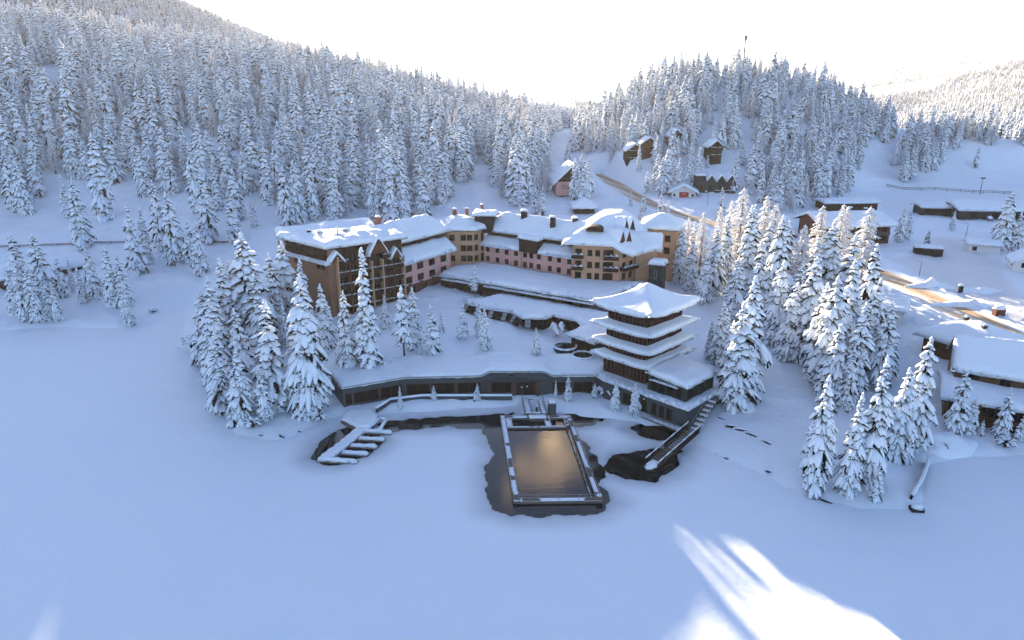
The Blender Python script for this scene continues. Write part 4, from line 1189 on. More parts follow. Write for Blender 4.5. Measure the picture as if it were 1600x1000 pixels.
c3, c3F, _ = house('hip_roofed_house', 'hip-roofed house with two chimneys between the road and the chalet', A3, along(A3, B3, 15), 14, 4.2, 9.0, 11.6, 'hip', 'midwood', 1.6, .9, (6.0,), (.2, .5, .8), 1.3, 1.5, seed=84, sides=(0, 3))
for (t, n_) in ((4, 8), (9.5, 5)):
    q = along(A3, B3, t, n_); chimney(c3, q[0], q[1], 9, 12.3, .8, 'black', .35)
A4 = at_z(1352, 500, 5.5); B4 = at_z(1408, 508, 5.5)
c4_, c4F, _ = house('flat_roofed_house', 'white house with a flat snow-covered roof beside the gritted road', A4, B4, 13, 5.2, 9.2, 9.5, 'x', 'white', .9, .8, (6.3,), (.5,), 1.6, 1.6, seed=86, sides=(0, 1))
window(c4_, c4F[1], 3.0, 5.4, 1.8, 2.4, 0, 0, 'black', name='door')
# inn beyond the road
A5 = at_z(1283, 380, 8.8); B5 = at_z(1394, 378, 8.2); B5 = (A5[0] + 26, A5[1] + 3)
c5, c5F, _ = house('roadside_inn', 'brown two-storey inn with glazed balcony front beyond the road', A5, B5, 17, 8.0, 15.6, 18.4, 'y' if False else 'x', 'redwood', 1.8, .8, (9.2, 12.6), (.07, .19, .31, .43, .55, .67, .79, .91), 2.4, 1.9, seed=88)
boxpart(c5, 'balcony_band', 'slate', c5F[0], .5, c5F[0].len - .5, .1, 1.1, 11.5, 12.3)
boxpart(c5, 'plaster_end', 'white', c5F[1], .1, 16.9, .02, .12, 7.0, 15.5)
q = along(A5, B5, 15, 9); chimney(c5, q[0], q[1], 17, 20, 1.3, 'black', .4); q = along(A5, B5, 22, 10); chimney(c5, q[0], q[1], 17, 19.4, 1.2, 'black', .3)
A6 = at_z(1290, 322, 13.5); B6 = (A6[0] + 24, A6[1] + 2)
house('back_shed', 'low dark shed roof half hidden behind the roadside inn', A6, B6, 9, 12, 15.0, 15.6, 'x', 'wood', 1.2, .8, (12.8,), (.3, .6), 1.5, 1.2, seed=89, cat='shed')
# long sheds by the ski slope
for (u0, v0, L_, dp, z0_, ev, rg, nm, lab, sd_) in ((1442, 334, 20, 10, 9.5, 12.6, 13.2, 'low_shed', 'low flat shed with dark openings beside the long hall', 91), (1498, 341, 60, 15, 9.0, 13.0, 15.0, 'long_hall', 'long dark-fronted hall under a thick slab of snow near the slope', 92)):
    A7 = at_z(u0, v0, z0_); B7 = (A7[0] + L_, A7[1] - L_ * .10)
    h7, f7, _ = house(nm, lab, A7, B7, dp, z0_, ev, rg, 'x', 'tealclad', 1.4, 1.1, (z0_ + .5,), (.1, .24, .38, .52, .66, .8, .93), 2.6, 2.0, seed=sd_, cat='hall')
A8 = at_z(1512, 392, 7.6); B8 = (A8[0] + 9, A8[1] - 3.5)
g8, g8F, _ = house('white_garage', 'small white garage with snowy roof beside the big car park spruce', A8, B8, 7, 7.4, 10.2, 10.8, 'x', 'white', .7, .8, (8.0,), (.2,), 1.2, 1.2, seed=94, cat='garage')
A9 = at_z(1582, 420, 7.2); B9 = (A9[0] + 10, A9[1] - 5)
house('white_cottage', 'white cottage with steep snowy gable at the right edge of the car park', A9, B9, 9, 7.0, 9.8, 13.2, 'y', 'white', .9, .7, (7.9,), (.25, .7), 1.2, 1.4, seed=95, sides=(0, 3))
A10 = at_z(1588, 385, 7.6)
house('grey_barn', 'grey barn with low snowy roof behind the white cottage', A10, (A10[0] + 14, A10[1] - 4), 10, 7.4, 11.5, 13.2, 'x', 'white', 1, .8, (), (), seed=96, cat='barn')
# dark container
A11 = at_z(1428, 398, 7.4)
house('dark_kiosk', 'dark boxy kiosk with flat snow cap standing in the ploughed car park', A11, (A11[0] + 8.0, A11[1] - 3.2), 4.0, 7.2, 10.2, 10.3, 'x', 'black', .15, .55, (8.3,), (.25, .6), 1.6, 1.0, seed=97, cat='kiosk')
# houses on the wooded hill
A12 = px_ground(869, 307)[:2]; B12 = (A12[0] + 15, A12[1] + 1)
h12, f12, _ = house('pink_house', 'pink gabled house with dark attic among trees behind the hotel', A12, B12, 16, 15.5, 24.0, 31.0, 'y', 'pink', 1.8, .8, (), (), seed=98)
mb = MB(); F_ = f12[0]
mb.add([F_.p(-.9, 23.6, .06), F_.p(F_.len + .9, 23.6, .06), F_.p(F_.len / 2, 30.4, .06)], [(0, 1, 2)]); mb.obj('attic_boards', 'wood', h12)
boxpart(h12, 'garage_band', 'pondbed', F_, -.05, F_.len + .05, .02, .2, 13.5, 17.4)
cu = bpy.data.curves.new('t', 'FONT'); cu.body = 'Hotel\nHochschober'; cu.size = 1.0; cu.extrude = .03; cu.align_x = 'LEFT'
tmp = bpy.data.objects.new('tmp', cu); COL.objects.link(tmp); dgr = bpy.context.evaluated_depsgraph_get()
tm = bpy.data.meshes.new_from_object(tmp.evaluated_get(dgr)); bpy.data.objects.remove(tmp); tm.materials.clear(); tm.materials.append(M['black'])
lt = link('lettering', tm, h12); lt.location = F_.p(2.2, 21.6, .05); lt.rotation_euler = (R(90), 0, F_.rz)
for (u0, v0, w_, dp, zz, hgt, rg, wm_, gm_, lab, nm) in (
        (979, 263, 8, 9, 20.5, 12.0, 2.8, 'wood', 'redwood', 'tall dark chalet with stepped roofs, leftmost on the wooded hill', 'hill_chalet'),
        (1046, 236, 6.5, 8, 27, 10.5, 2.8, 'wood', 'redwood', 'dark chalet with red gable half hidden by spruces high on the hill', 'hill_chalet'),
        (1107, 258, 6.2, 8, 24, 12.0, 2.6, 'wood', 'wood', 'narrow red-brown chalet with stacked balconies above the zigzag roof', 'hill_chalet')):
    zz = px_ground(u0, v0)[2]; A_q = px_ground(u0, v0)[:2]; B_q = (A_q[0] + w_, A_q[1] + .6)
    hq, fq, _ = house(nm, lab, A_q, B_q, dp, zz - .5, zz + hgt - rg, zz + hgt, 'y', wm_, .9, .7, (zz + 1.5, zz + 5.0, zz + 8.5), (.3, .7), 1.2, 1.5, seed=int(u0), group='dark chalets on the wooded hill', kr=-1)
    for z in (zz + 4.2, zz + 7.8): balcony(hq, fq[0], fq[0].len / 2, z, w_ - .6, 1.2, .9, 'wood', .3, gaps=False)
    F_ = fq[0]; mb = MB(); mb.add([F_.p(0, zz + hgt - rg, .05), F_.p(F_.len, zz + hgt - rg, .05), F_.p(F_.len / 2, zz + hgt - .4, .05)], [(0, 1, 2)]); mb.obj('gable_boards', gm_, hq)
A_q = px_ground(990, 262); zq = A_q[2]; hq, fq, _ = house('hill_chalet', 'taller red-gabled chalet joined behind the leftmost hill chalet', (A_q[0] + 4.5, A_q[1] + 4), (A_q[0] + 12, A_q[1] + 4.4), 9, zq, zq + 12.0, zq + 14.6, 'y', 'redwood', .9, .7, (zq + 4, zq + 8, zq + 12), (.3, .7), 1.2, 1.4, seed=5, group='dark chalets on the wooded hill', kr=-1)
# zigzag-roofed house
g13 = px_ground(1088, 302); A13 = g13[:2]; Z13 = g13[2] - 17.0; F_ = Face(A13, (A13[0] + 17.5, A13[1] - 1.0))
zz_ = empty('zigzag_house', (*F_.p(8, 0, -5).xy, 15), 'dark house with a zigzag row of pointed snowy gables on the hillside', 'house')
def zz_f(x, y):
    s = (Vector((x, y, 0)) - F_.a).dot(F_.d); p_ = 4.6
    if s < 4: return 25.2 + Z13
    return 22.4 + Z13 + 3.2 * (1 - abs(((s - 4) % p_) / p_ * 2 - 1))
PZ = [tuple(F_.p(t, 0, o_).xy) for t, o_ in ((0, 0), (17.8, 0), (17.8, -9), (0, -9))]
walls(zz_, PZ, 12 + Z13, zz_f, 'tealclad', sub=.4); roof(zz_, offset_poly(PZ, .6), zz_f, .5, 'wood', .25, .5, .05, seed=14, rnd=.5)
for t in (2, 6.3, 10.9, 15.4): window(zz_, F_, t, 18.2 + Z13, 1.6, 2.4, 1, 0, 'black')
balcony(zz_, F_, 12.5, 17.6 + Z13, 9, 1.6, .9, 'wood', .35, gaps=False)
keep(PZ, 3)
A14 = at_z(1049, 309, 15.2); B14 = (A14[0] + 10.5, A14[1] - 2.0)
h14, f14, _ = house('garage_hut', 'white hut with a red garage door and wide snowy gable roof', A14, B14, 9, 14.8, 18.4, 21.0, 'y', 'white', 1.7, .8, (16.0,), (.12, .88), .8, 1.0, seed=15, cat='hut')
dr = boxpart(h14, 'garage_door', 'red', f14[0], 3.4, 7.6, .02, .1, 14.6, 17.9)
for z in (15.4, 16.2, 17.0): boxpart(dr, 'door_panel', 'red', f14[0], 3.5, 7.5, .1, .13, z, z + .7)
boxpart(dr, 'sign_plate', 'tan', f14[0], 4.8, 6.2, .135, .15, 16.9, 17.3)
# small pavilion behind the hotel, dark hut on the left shore
q = at_z(913, 332, 15.5); house('round_pavilion', 'small pavilion with tent-shaped snowy roof behind the gabled block', (q[0] - 4, q[1]), (q[0] + 4, q[1]), 8, 15, 18, 20.6, 'hip', 'wood', 1.1, .8, (), (), seed=16, cat='pavilion')
A15 = at_z(8, 452, 3.0); B15 = at_z(140, 424, 3.6)
house('boat_hut', 'dark low hut with sloping snow roof behind spruces on the left shore', A15, B15, 14, 2.6, 6.6, 8.6, 'x', 'wood', 1.2, .8, (4.2,), (.15, .4, .65, .88), 1.8, 1.2, seed=17, cat='hut')
# ------------------------------------------------------------------ pool in the lake
PE = Vector((1.0, .02, 0)).normalized(); PG = Vector((-.085, .996, 0)).normalized(); PO = Vector((.2, 92.8, 0))
def pp(a, b, z=0.0): q = PO + PE * a + PG * b; return Vector((q.x, q.y, z))
pl = empty('lake_pool', tuple(pp(6, 14)), 'rectangular heated pool framed by snowy walkways in the frozen lake', 'pool')
WP, LPOOL = 12.4, 29.0
def strip(parent, a0, a1, b0, b1, z0=-.5, z1=.38, m_='plank', snow=.16, name='walkway', amp=.06, step=.35):
    if name == 'walkway' and parent.name.startswith('lake_pool'): snow, amp, step = .035, .17, .3
    mb = MB(); c = [pp(a0, b0), pp(a1, b0), pp(a1, b1), pp(a0, b1)]
    mb.prism([(v.x, v.y) for v in c], z0, z1); o_ = mb.obj(name, m_, parent)
    if snow: snow_cap(o_, [(v.x, v.y) for v in c], lambda x, y: z1 + .004, snow, step, .25, amp, grow=-.06, drop=.0)
    return o_
strip(pl, 0, 1.0, 0, LPOOL, snow=.14, amp=.12); strip(pl, WP - .25, WP, 1.0, LPOOL - 3.2, z1=.30, snow=.06, m_='midwood', name='pool_edge'); strip(pl, WP + .55, WP + 1.35, .2, LPOOL - .2, snow=.15, amp=.13)
strip(pl, 1.01, WP + 1.4, -.1, .95, snow=.2, amp=.08); strip(pl, 1.01, WP - .26, LPOOL - 4.0, LPOOL - 3.4, snow=.1); strip(pl, 0.0, 5.4, LPOOL + .01, LPOOL + 1.3, snow=.2); strip(pl, 9.2, WP + 1.4, LPOOL + .01, LPOOL + 1.2, snow=.2)
strip(pl, 1.02, 2.2, LPOOL - 3.39, LPOOL, snow=.12); strip(pl, 8.4, 9.6, LPOOL - 3.39, LPOOL, snow=.12); strip(pl, WP - .25, WP + .54, LPOOL - 3.2, LPOOL, snow=.12)
mb = MB(); c = [pp(.9, .8, .02), pp(WP - .1, .8, .02), pp(WP - .1, LPOOL - .1, .02), pp(.9, LPOOL - .1, .02)]; mb.add(c, [(0, 1, 2, 3)]); mb.obj('pool_water', 'water', pl)
mb = MB()
for a in np.linspace(.6, WP + 1.0, 5): mb.bar(pp(a, .15, .4), pp(a, .15, 1.45), .07)
for z in (.95, 1.42): mb.bar(pp(.6, .15, z), pp(WP + 1.0, .15, z), .045)
mb.obj('near_railing', 'steel', pl)
mb = MB()
for b in np.linspace(.4, LPOOL - 1, 13):
    mb.bar(pp(.12, b, .4), pp(.12, b, 1.1 + .15 * math.sin(b)), .06); mb.bar(pp(WP + 1.28, b, .4), pp(WP + 1.28, b, 1.1 + .15 * math.cos(b * 2)), .06)
for a in (.12, WP + 1.28): mb.bar(pp(a, .4, 1.08), pp(a, LPOOL - 1, 1.08), .05)
mb.obj('side_railing', 'steel', pl)
for a, b in ((WP + .95, .4), (.5, 1.2)):
    strip(pl, a - .5, a + .5, b - .4, b + .6, .35, 1.0, 'plank', .3, 'corner_post')
# pier from the entrance to the pool
pr = empty('pool_pier', tuple(pp(7, 33)), 'snowy double walkway pier leading from the hotel door to the pool', 'pier')
for a0, a1 in ((5.0, 6.4), (8.2, 9.2)): strip(pr, a0, a1, LPOOL + 1.32, LPOOL + 9.2, z1=.75, snow=.14)
strip(pr, 6.41, 8.19, LPOOL + 1.32, LPOOL + 2.6, z1=.72, snow=.12); strip(pr, 6.41, 8.19, LPOOL + 8.0, LPOOL + 9.2, z1=.72, snow=.12)
strip(pr, 5.5, 9.1, LPOOL - .6, LPOOL + 1.28, z1=.55, snow=.14, z0=-.4)
mb = MB()
for a in (5.05, 9.15):
    for b in np.linspace(LPOOL + 1.5, LPOOL + 9, 7): mb.bar(pp(a, b, .7), pp(a, b, 1.75), .07)
    for z in (1.25, 1.72): mb.bar(pp(a, LPOOL + 1.5, z), pp(a, LPOOL + 9, z), .05)
mb.obj('railing', 'steel', pr)
ks = empty('pier_cabinet', tuple(pp(10.1, LPOOL + 1.6)), 'grey upright cabinet with snow cap at the head of the pool', 'cabinet')
mb = MB(); mb.prism([tuple(pp(a, b).xy) for a, b in ((9.5, LPOOL + 1.24), (11.0, LPOOL + 1.24), (11.0, LPOOL + 2.5), (9.5, LPOOL + 2.5))], -.4, 3.0); o_ = mb.obj('cabinet_body', 'slate', ks)
snow_cap(o_, [tuple(pp(a, b).xy) for a, b in ((9.5, LPOOL + 1.24), (11.0, LPOOL + 1.24), (11.0, LPOOL + 2.5), (9.5, LPOOL + 2.5))], lambda x, y: 3.004, .3, .35, .25, .02, grow=.08)
bl = empty('pier_bollard', tuple(pp(7.3, LPOOL + 2.1, .85)), 'dark bollard with a lump of snow on the pier deck', 'bollard')
mb = MB(); q = pp(7.3, LPOOL + 2.1); mb.tube([(q.x, q.y, .6), (q.x, q.y, 1.5), (q.x, q.y, 1.9)], [.22, .22, .14], 8); o_ = mb.obj('post', 'black', bl)
mb = MB(); lump(mb, [Vector((q.x - .2, q.y, 1.95)), Vector((q.x, q.y, 2.0)), Vector((q.x + .2, q.y, 1.95))], [.2, .3, .2], [.2, .3, .2]); mb.obj('snow_cap', 'snow', bl, True)
# ------------------------------------------------------------------ finger dock
dk = empty('boat_dock', (-29, 112, 0), 'snow-heaped boat dock with five finger jetties at the left shore', 'dock')
def slab(parent, pts, z0, z1, snow, name, m_='plank', amp=.06, rnd=.3):
    mb = MB(); mb.prism(ccw(pts), z0, z1); o_ = mb.obj(name, m_, parent)
    snow_cap(o_, ccw(pts), lambda x, y: z1 + .004, snow, .4, rnd, amp, grow=.03, drop=.05)
    return o_
D0 = Vector((*at_z(566, 668, .6), 0)); D1 = Vector((*at_z(507, 716, .6), 0)); dd = (D1 - D0).normalized(); dn = Vector((-dd.y, dd.x, 0))
if dn.x < 0: dn = -dn
Ld = (D1 - D0).length
def dp_(s, n_): q = D0 + dd * s + dn * n_; return (q.x, q.y)
slab(dk, [dp_(0, -1.2), dp_(0, 1.2), dp_(Ld, 1.2), dp_(Ld, -1.2)], -.3, .35, .4, 'main_walkway')
fx = Vector((1, -.13, 0)).normalized()
for k in range(5):
    s = .6 + (Ld - 1.0) * k / 4; b0 = D0 + dd * s + dn * (1.24 if k < 4 else -1.3); ln = 5.0 if k < 4 else 7.2; py_ = Vector((-fx.y, fx.x, 0)) * .55
    if k == 4: b0 = b0 + dd * .62
    c = [b0 - py_, b0 + fx * ln - py_, b0 + fx * ln + py_, b0 + py_]
    slab(dk, [(v.x, v.y) for v in c], -.25, .3, .42, 'finger_jetty')
TP = [at_z(u, v, .9) for u, v in ((532, 655), (558, 668), (580, 668), (592, 650), (580, 638), (545, 640))]
slab(dk, TP, -.4, .8, .35, 'landing')
LFm = [at_z(u, v, .9) for u, v in ((571, 672), (592, 672), (603, 655), (594, 652))]
mb = MB()
for i in range(4):
    a, b = LFm[i], LFm[(i + 1) % 4]; mb.tube([(*a, .75), (*b, .75)], [.34, .34], 7)
mb.obj('snowy_frame', 'snow', dk, True)
# ------------------------------------------------------------------ ramp and walkway below the pagoda
rmp = empty('lake_ramp', (*at_z(1045, 705, 0), 0), 'steep railed wooden ramp running from the pagoda base into open water', 'ramp')
R0 = Vector((*at_z(1084, 672, 1.6), 1.7)); R1 = Vector((*at_z(1012, 733, 0), -.1)); rd_ = (R1 - R0); rn = Vector((-rd_.y, rd_.x, 0)).normalized()
mb = MB()
for s in (-1.1, 1.1): mb.bar(R0 + rn * s - Vector((0, 0, .1)), R1 + rn * s - Vector((0, 0, .1)), .22, .3)
mb.obj('stringer', 'wood', rmp)
for k in range(22):
    p_ = R0 + rd_ * ((k + .5) / 22); mb = MB(); mb.bar(p_ + rn * -1.1 + Vector((0, 0, .08)), p_ + rn * 1.1 + Vector((0, 0, .08)), .42, .07); o_ = mb.obj('tread', 'plank', rmp)
for s in (-1.2, 1.2):
    mb = MB()
    for k in range(9):
        p_ = R0 + rd_ * (k / 8 * .93); mb.bar(p_ + rn * s, p_ + rn * s + Vector((0, 0, 1.1)), .1)
    mb.bar(R0 + rn * s + Vector((0, 0, 1.1)), R0 + rd_ * .93 + rn * s + Vector((0, 0, 1.1)), .1); mb.bar(R0 + rn * s + Vector((0, 0, .55)), R0 + rd_ * .93 + rn * s + Vector((0, 0, .55)), .07)
    mb.obj('railing', 'wood', rmp)
    mb = MB(); pts = [R0 + rd_ * t + rn * s + Vector((0, 0, 1.22)) for t in np.linspace(0, .93, 14)]
    mb.tube([tuple(p_) for p_ in pts], [.10 + .05 * math.sin(i * 2.7) for i in range(14)], 6); mb.obj('rail_snow', 'snow', rmp, True)
    pan = MB(); e0, e1 = R0 + rd_ * .02 + rn * s, R0 + rd_ * .55 + rn * s
    pan.bar(e0 + Vector((0, 0, .55)), e1 + Vector((0, 0, .55)), .05, .8); pan.obj('side_panel', 'wood', rmp)
mb = MB(); pts = [R1 + rd_ * t + Vector((0, 0, .22)) for t in (-.16, -.08, 0)]
lump(mb, pts, [.8, .9, .7], [.3, .35, .25]); mb.obj('snow_drift', 'snow', rmp, True)
gw = empty('base_gangway', (*fb.p(10, 0, 1).xy, .8), 'narrow railed gangway along the pagoda base over the water', 'gangway')
c = [fb.p(7.0, 0, 1.5), fb.p(fb.len + .8, 0, 1.5), fb.p(fb.len + .8, 0, .05), fb.p(7.0, 0, .05)]
slab(gw, [(v.x, v.y) for v in c], .55, .85, .15, 'deck', 'plank', .03)
mb = MB()
for t in np.arange(7.1, fb.len + .8, 1.2): mb.bar(fb.p(t, .8, 1.42), fb.p(t, 1.9, 1.42), .06)
for z in (1.4, 1.88): mb.bar(fb.p(7.1, z, 1.42), fb.p(fb.len + .7, z, 1.42), .06)
mb.obj('railing', 'steel', gw)
st = empty('side_steps', (*at_z(1095, 655, 2), 2), 'railed outdoor steps beside the pagoda base on the slope', 'steps')
S0 = Vector((*at_z(1085, 672, 1.6), 1.6)); S1 = Vector((*at_z(1116, 622, 4.6), 4.6)); sd__ = S1 - S0; sn_ = Vector((-sd__.y, sd__.x, 0)).normalized()
for k in range(14):
    p_ = S0 + sd__ * ((k + .5) / 14); mb = MB(); mb.bar(p_ - sn_ * .7, p_ + sn_ * .7, .55, .18); mb.obj('step', 'plank' if k % 2 else 'snow', st)
mb = MB()
for s in (-.8, .8):
    for k in range(8): p_ = S0 + sd__ * (k / 7) + sn_ * s; mb.bar(p_ - Vector((0, 0, .6)), p_ + Vector((0, 0, 1.0)), .07)
    mb.bar(S0 + sn_ * s + Vector((0, 0, 1)), S1 + sn_ * s + Vector((0, 0, 1)), .06)
mb.obj('railing', 'steel', st)

# ------------------------------------------------------------------ bank walkway, rocks, walls and small things
ww_ = empty('terrace_wall', (-14, 127.5, .5), 'low snow-topped terrace wall along the bank below the entrance wing', 'wall')
TWL = [at_z(u, v, 1.2) for u, v in ((588, 642), (610, 628), (660, 622), (760, 622), (800, 622))]
mb = MB(); sn = MB()
for i in range(len(TWL) - 1):
    mb.bar((*TWL[i], 1.3), (*TWL[i + 1], 1.3), .35, 1.0)
sn.tube([(x_, y_, 1.86) for x_, y_ in TWL], [.26] * len(TWL), 7)
mb.obj('wall_body', 'slate', ww_); sn.obj('snow_top', 'snow', ww_, True)
def rock(u, v, s, label, el=1.0):
    g = px_ground(u, v); rt = random.Random(int(u * 7 + v))
    r_ = empty('rock', (g[0], g[1], g[2]), label, 'rock', 'dark rocks on the snowy point')
    bm = bmesh.new(); bmesh.ops.create_icosphere(bm, subdivisions=2, radius=1)
    for v_ in bm.verts:
        k = 1 + rt.uniform(-.2, .2); v_.co = Vector((v_.co.x * s * el * k, v_.co.y * s * .6 * k, v_.co.z * s * .5 * k))
    me = bpy.data.meshes.new('stone'); bm.to_mesh(me); bm.free(); me.materials.append(M['black'])
    o_ = bpy.data.objects.new('stone', me); COL.objects.link(o_); o_.parent = r_; o_.rotation_euler = (0, 0, rt.uniform(-.8, -.2))
    mb = MB(); lump(mb, [Vector((-s * el * .9, s * .35, s * .42)), Vector((0, s * .3, s * .55)), Vector((s * el * .9, s * .15, s * .42))], [s * .5, s * .65, s * .5], [s * .2, s * .28, s * .2], 8, 0, rt)
    o2 = bpy.data.objects.new('snow_cap', mb.mesh('snow_cap', 'snow', True)); COL.objects.link(o2); o2.parent = r_; o2.rotation_euler = o_.rotation_euler
for n_, (u0, v0, s, el) in enumerate(((1124, 655, .5, 2.2), (1143, 668, .6, 1.8), (1157, 674, .55, 2.4), (1172, 680, .6, 2.0), (1197, 692, .5, 2.0), (1118, 712, .35, 1.8), (1135, 717, .4, 1.2), (1186, 748, .5, 1.4), (1200, 740, .35, 1.5), (1290, 783, .4, 2.4), (1268, 764, .5, 1.6), (440, 683, .5, 1.6), (468, 676, .4, 1.2), (408, 682, .4, 1.3))):
    rock(u0, v0, s, 'dark rock poking from the snow, ' + ORD0[n_] + ' of the shore stones counted from the pagoda', el)
lw = empty('low_wall', (*at_z(1436, 750, 1.2), .5), 'low dark boundary wall curving down the foreground point to the lake', 'wall')
LWP = [at_z(u, v, 1.4) for u, v in ((1449, 716), (1445, 735), (1438, 752), (1424, 774))]
mb = MB(); sn = MB()
for i in range(3): mb.bar((*LWP[i], 1.0), (*LWP[i + 1], .9 - .1 * i), .3, 1.3)
mb.obj('wall_body', 'black', lw)
sn.tube([(x_ + .25, y_ + .1, 1.85 - .1 * i) for i, (x_, y_) in enumerate(LWP)], [.3] * 4, 7); sn.obj('snow_top', 'snow', lw, True)
bt = empty('shore_box', (*at_z(1432, 797, .2), 0), 'dark box half buried in snow at the tip of the foreground point', 'box')
q = at_z(1432, 797, .3); slab(bt, [(q[0] - .9, q[1] - .4), (q[0] + .9, q[1] - .6), (q[0] + 1.0, q[1] + .6), (q[0] - .8, q[1] + .8)], -.2, .7, .5, 'box_body', 'black')
# lamp posts and masts
def lamp_post(u, v, h, label):
    g = px_ground(u, v); r_ = empty('street_lamp', g, label, 'street lamp', 'street lamps')
    mb = MB(); x_, y_, z_ = g; mb.tube([(x_, y_, z_ - .3), (x_, y_, z_ + h)], [.09, .06], 7); mb.obj('pole', 'metal', r_)
    mb = MB(); mb.tube([(x_, y_, z_ + h), (x_ - .9, y_, z_ + h + .1)], [.05, .05], 6); mb.box(x_ - 1.4, x_ - .7, y_ - .2, y_ + .2, z_ + h + .02, z_ + h + .2); mb.obj('lamp_head', 'steel', r_)
    mb = MB(); lump(mb, [Vector((x_ - 1.4, y_, z_ + h + .25)), Vector((x_ - 1.05, y_, z_ + h + .3)), Vector((x_ - .7, y_, z_ + h + .25))], [.2, .26, .2], [.15, .22, .15]); mb.obj('snow_cap', 'snow', r_, True)
lamp_post(1436, 432, 5, 'slim street lamp by the snow bank beside the gritted road')
lamp_post(1105, 322, 6, 'street lamp beside the red garage hut')
lamp_post(1508, 374, 6, 'street lamp in front of the white garage')
tx, ty, tz = at_y(1165, 62, 455)
tg = ground(tx, ty)
tm_ = empty('radio_mast', (tx, ty, tg), 'slender radio mast with a drum antenna above the rounded hill', 'mast')
mb = MB(); mb.tube([(tx, ty, tg - 1), (tx, ty, tz)], [.55, .34], 8); mb.obj('pole', 'black', tm_)
mb = MB(); mb.tube([(tx, ty, tz - .2), (tx, ty, tz + 2.4)], [.95, .95], 12); mb.obj('drum', 'metal', tm_)
for (dx, dz) in ((-1.5, -5.5), (1.3, -6.8), (-1.6, -7.6)):
    mb = MB(); mb.bar((tx, ty, tz + dz), (tx + dx, ty, tz + dz), .14); mb.box(tx + dx - .25, tx + dx + .25, ty - .25, ty + .25, tz + dz - .6, tz + dz + .7); mb.obj('antenna', 'steel', tm_)
g = px_ground(1531, 304); fl = empty('floodlight_mast', g, 'tall floodlight mast at the foot of the ski slope', 'mast')
mb = MB(); mb.tube([(g[0], g[1], g[2] - .5), (g[0], g[1], g[2] + 8)], [.22, .15], 7); mb.obj('pole', 'metal', fl)
mb = MB(); mb.box(g[0] - 1.2, g[0] + 1.2, g[1] - .3, g[1] + .3, g[2] + 8.01, g[2] + 8.7); mb.obj('lamp_bar', 'metal', fl)
# fence lines: slope fence on the right, path fence on the left
def fence(name, pts_px, label, h=1.1, gap=5.0, m_='wood', z_up=0.0):
    P_ = [px_ground(u, v) for u, v in pts_px]; r_ = empty(name, P_[0], label, 'fence'); L_ = []
    for a, b in zip(P_[:-1], P_[1:]):
        n = max(1, int(math.hypot(b[0] - a[0], b[1] - a[1]) / gap))
        for k in range(n):
            x_, y_ = a[0] + (b[0] - a[0]) * k / n, a[1] + (b[1] - a[1]) * k / n; L_.append(Vector((x_, y_, ground(x_, y_))))
    for p_ in L_:
        mb = MB(); mb.bar(p_ - Vector((0, 0, .3)), p_ + Vector((0, 0, h)), .16); mb.obj('post', m_, r_)
    mb = MB()
    for a, b in zip(L_[:-1], L_[1:]):
        for z in (.45, .9): mb.bar(a + Vector((0, 0, h * z)), b + Vector((0, 0, h * z)), .1, .22)
    mb.obj('rail', m_, r_)
fence('slope_fence', [(1385, 293), (1440, 298), (1520, 302), (1600, 304)], 'dark barrier fence along the foot of the ski slope', 1.6, 6)
fence('path_fence', [(0, 388), (60, 385), (120, 383), (200, 381), (300, 380), (400, 378)], 'low dark fence along the path above the left shore', .9, 6)
# snow-topped bits by the road
def snow_topped(name, u, v, w_, d_, h_, m_, label, cat):
    g = px_ground(u, v); x_, y_, z_ = g; r_ = empty(name, g, label, cat)
    c = [(x_ - w_ / 2, y_ - d_ / 2), (x_ + w_ / 2, y_ - d_ / 2), (x_ + w_ / 2, y_ + d_ / 2), (x_ - w_ / 2, y_ + d_ / 2)]
    mb = MB(); mb.prism(c, z_ - .5, z_ + h_); o_ = mb.obj('box_body', m_, r_); snow_cap(o_, c, lambda a, b: z_ + h_ + .004, .6, .4, .5, .05, grow=.15)
snow_topped('transformer_box', 1368, 455, 2.2, 1.6, 2.2, 'slate', 'grey utility box with a thick snow cap by the gritted road', 'box')
snow_topped('wooden_bin', 1560, 490, 2.4, 1.6, 1.5, 'redwood', 'brown wooden grit bin with snow on the road bank', 'bin')
snow_topped('notice_board', 1500, 458, 1.3, .3, 2.3, 'black', 'dark upright notice board in the ploughed car park', 'sign')
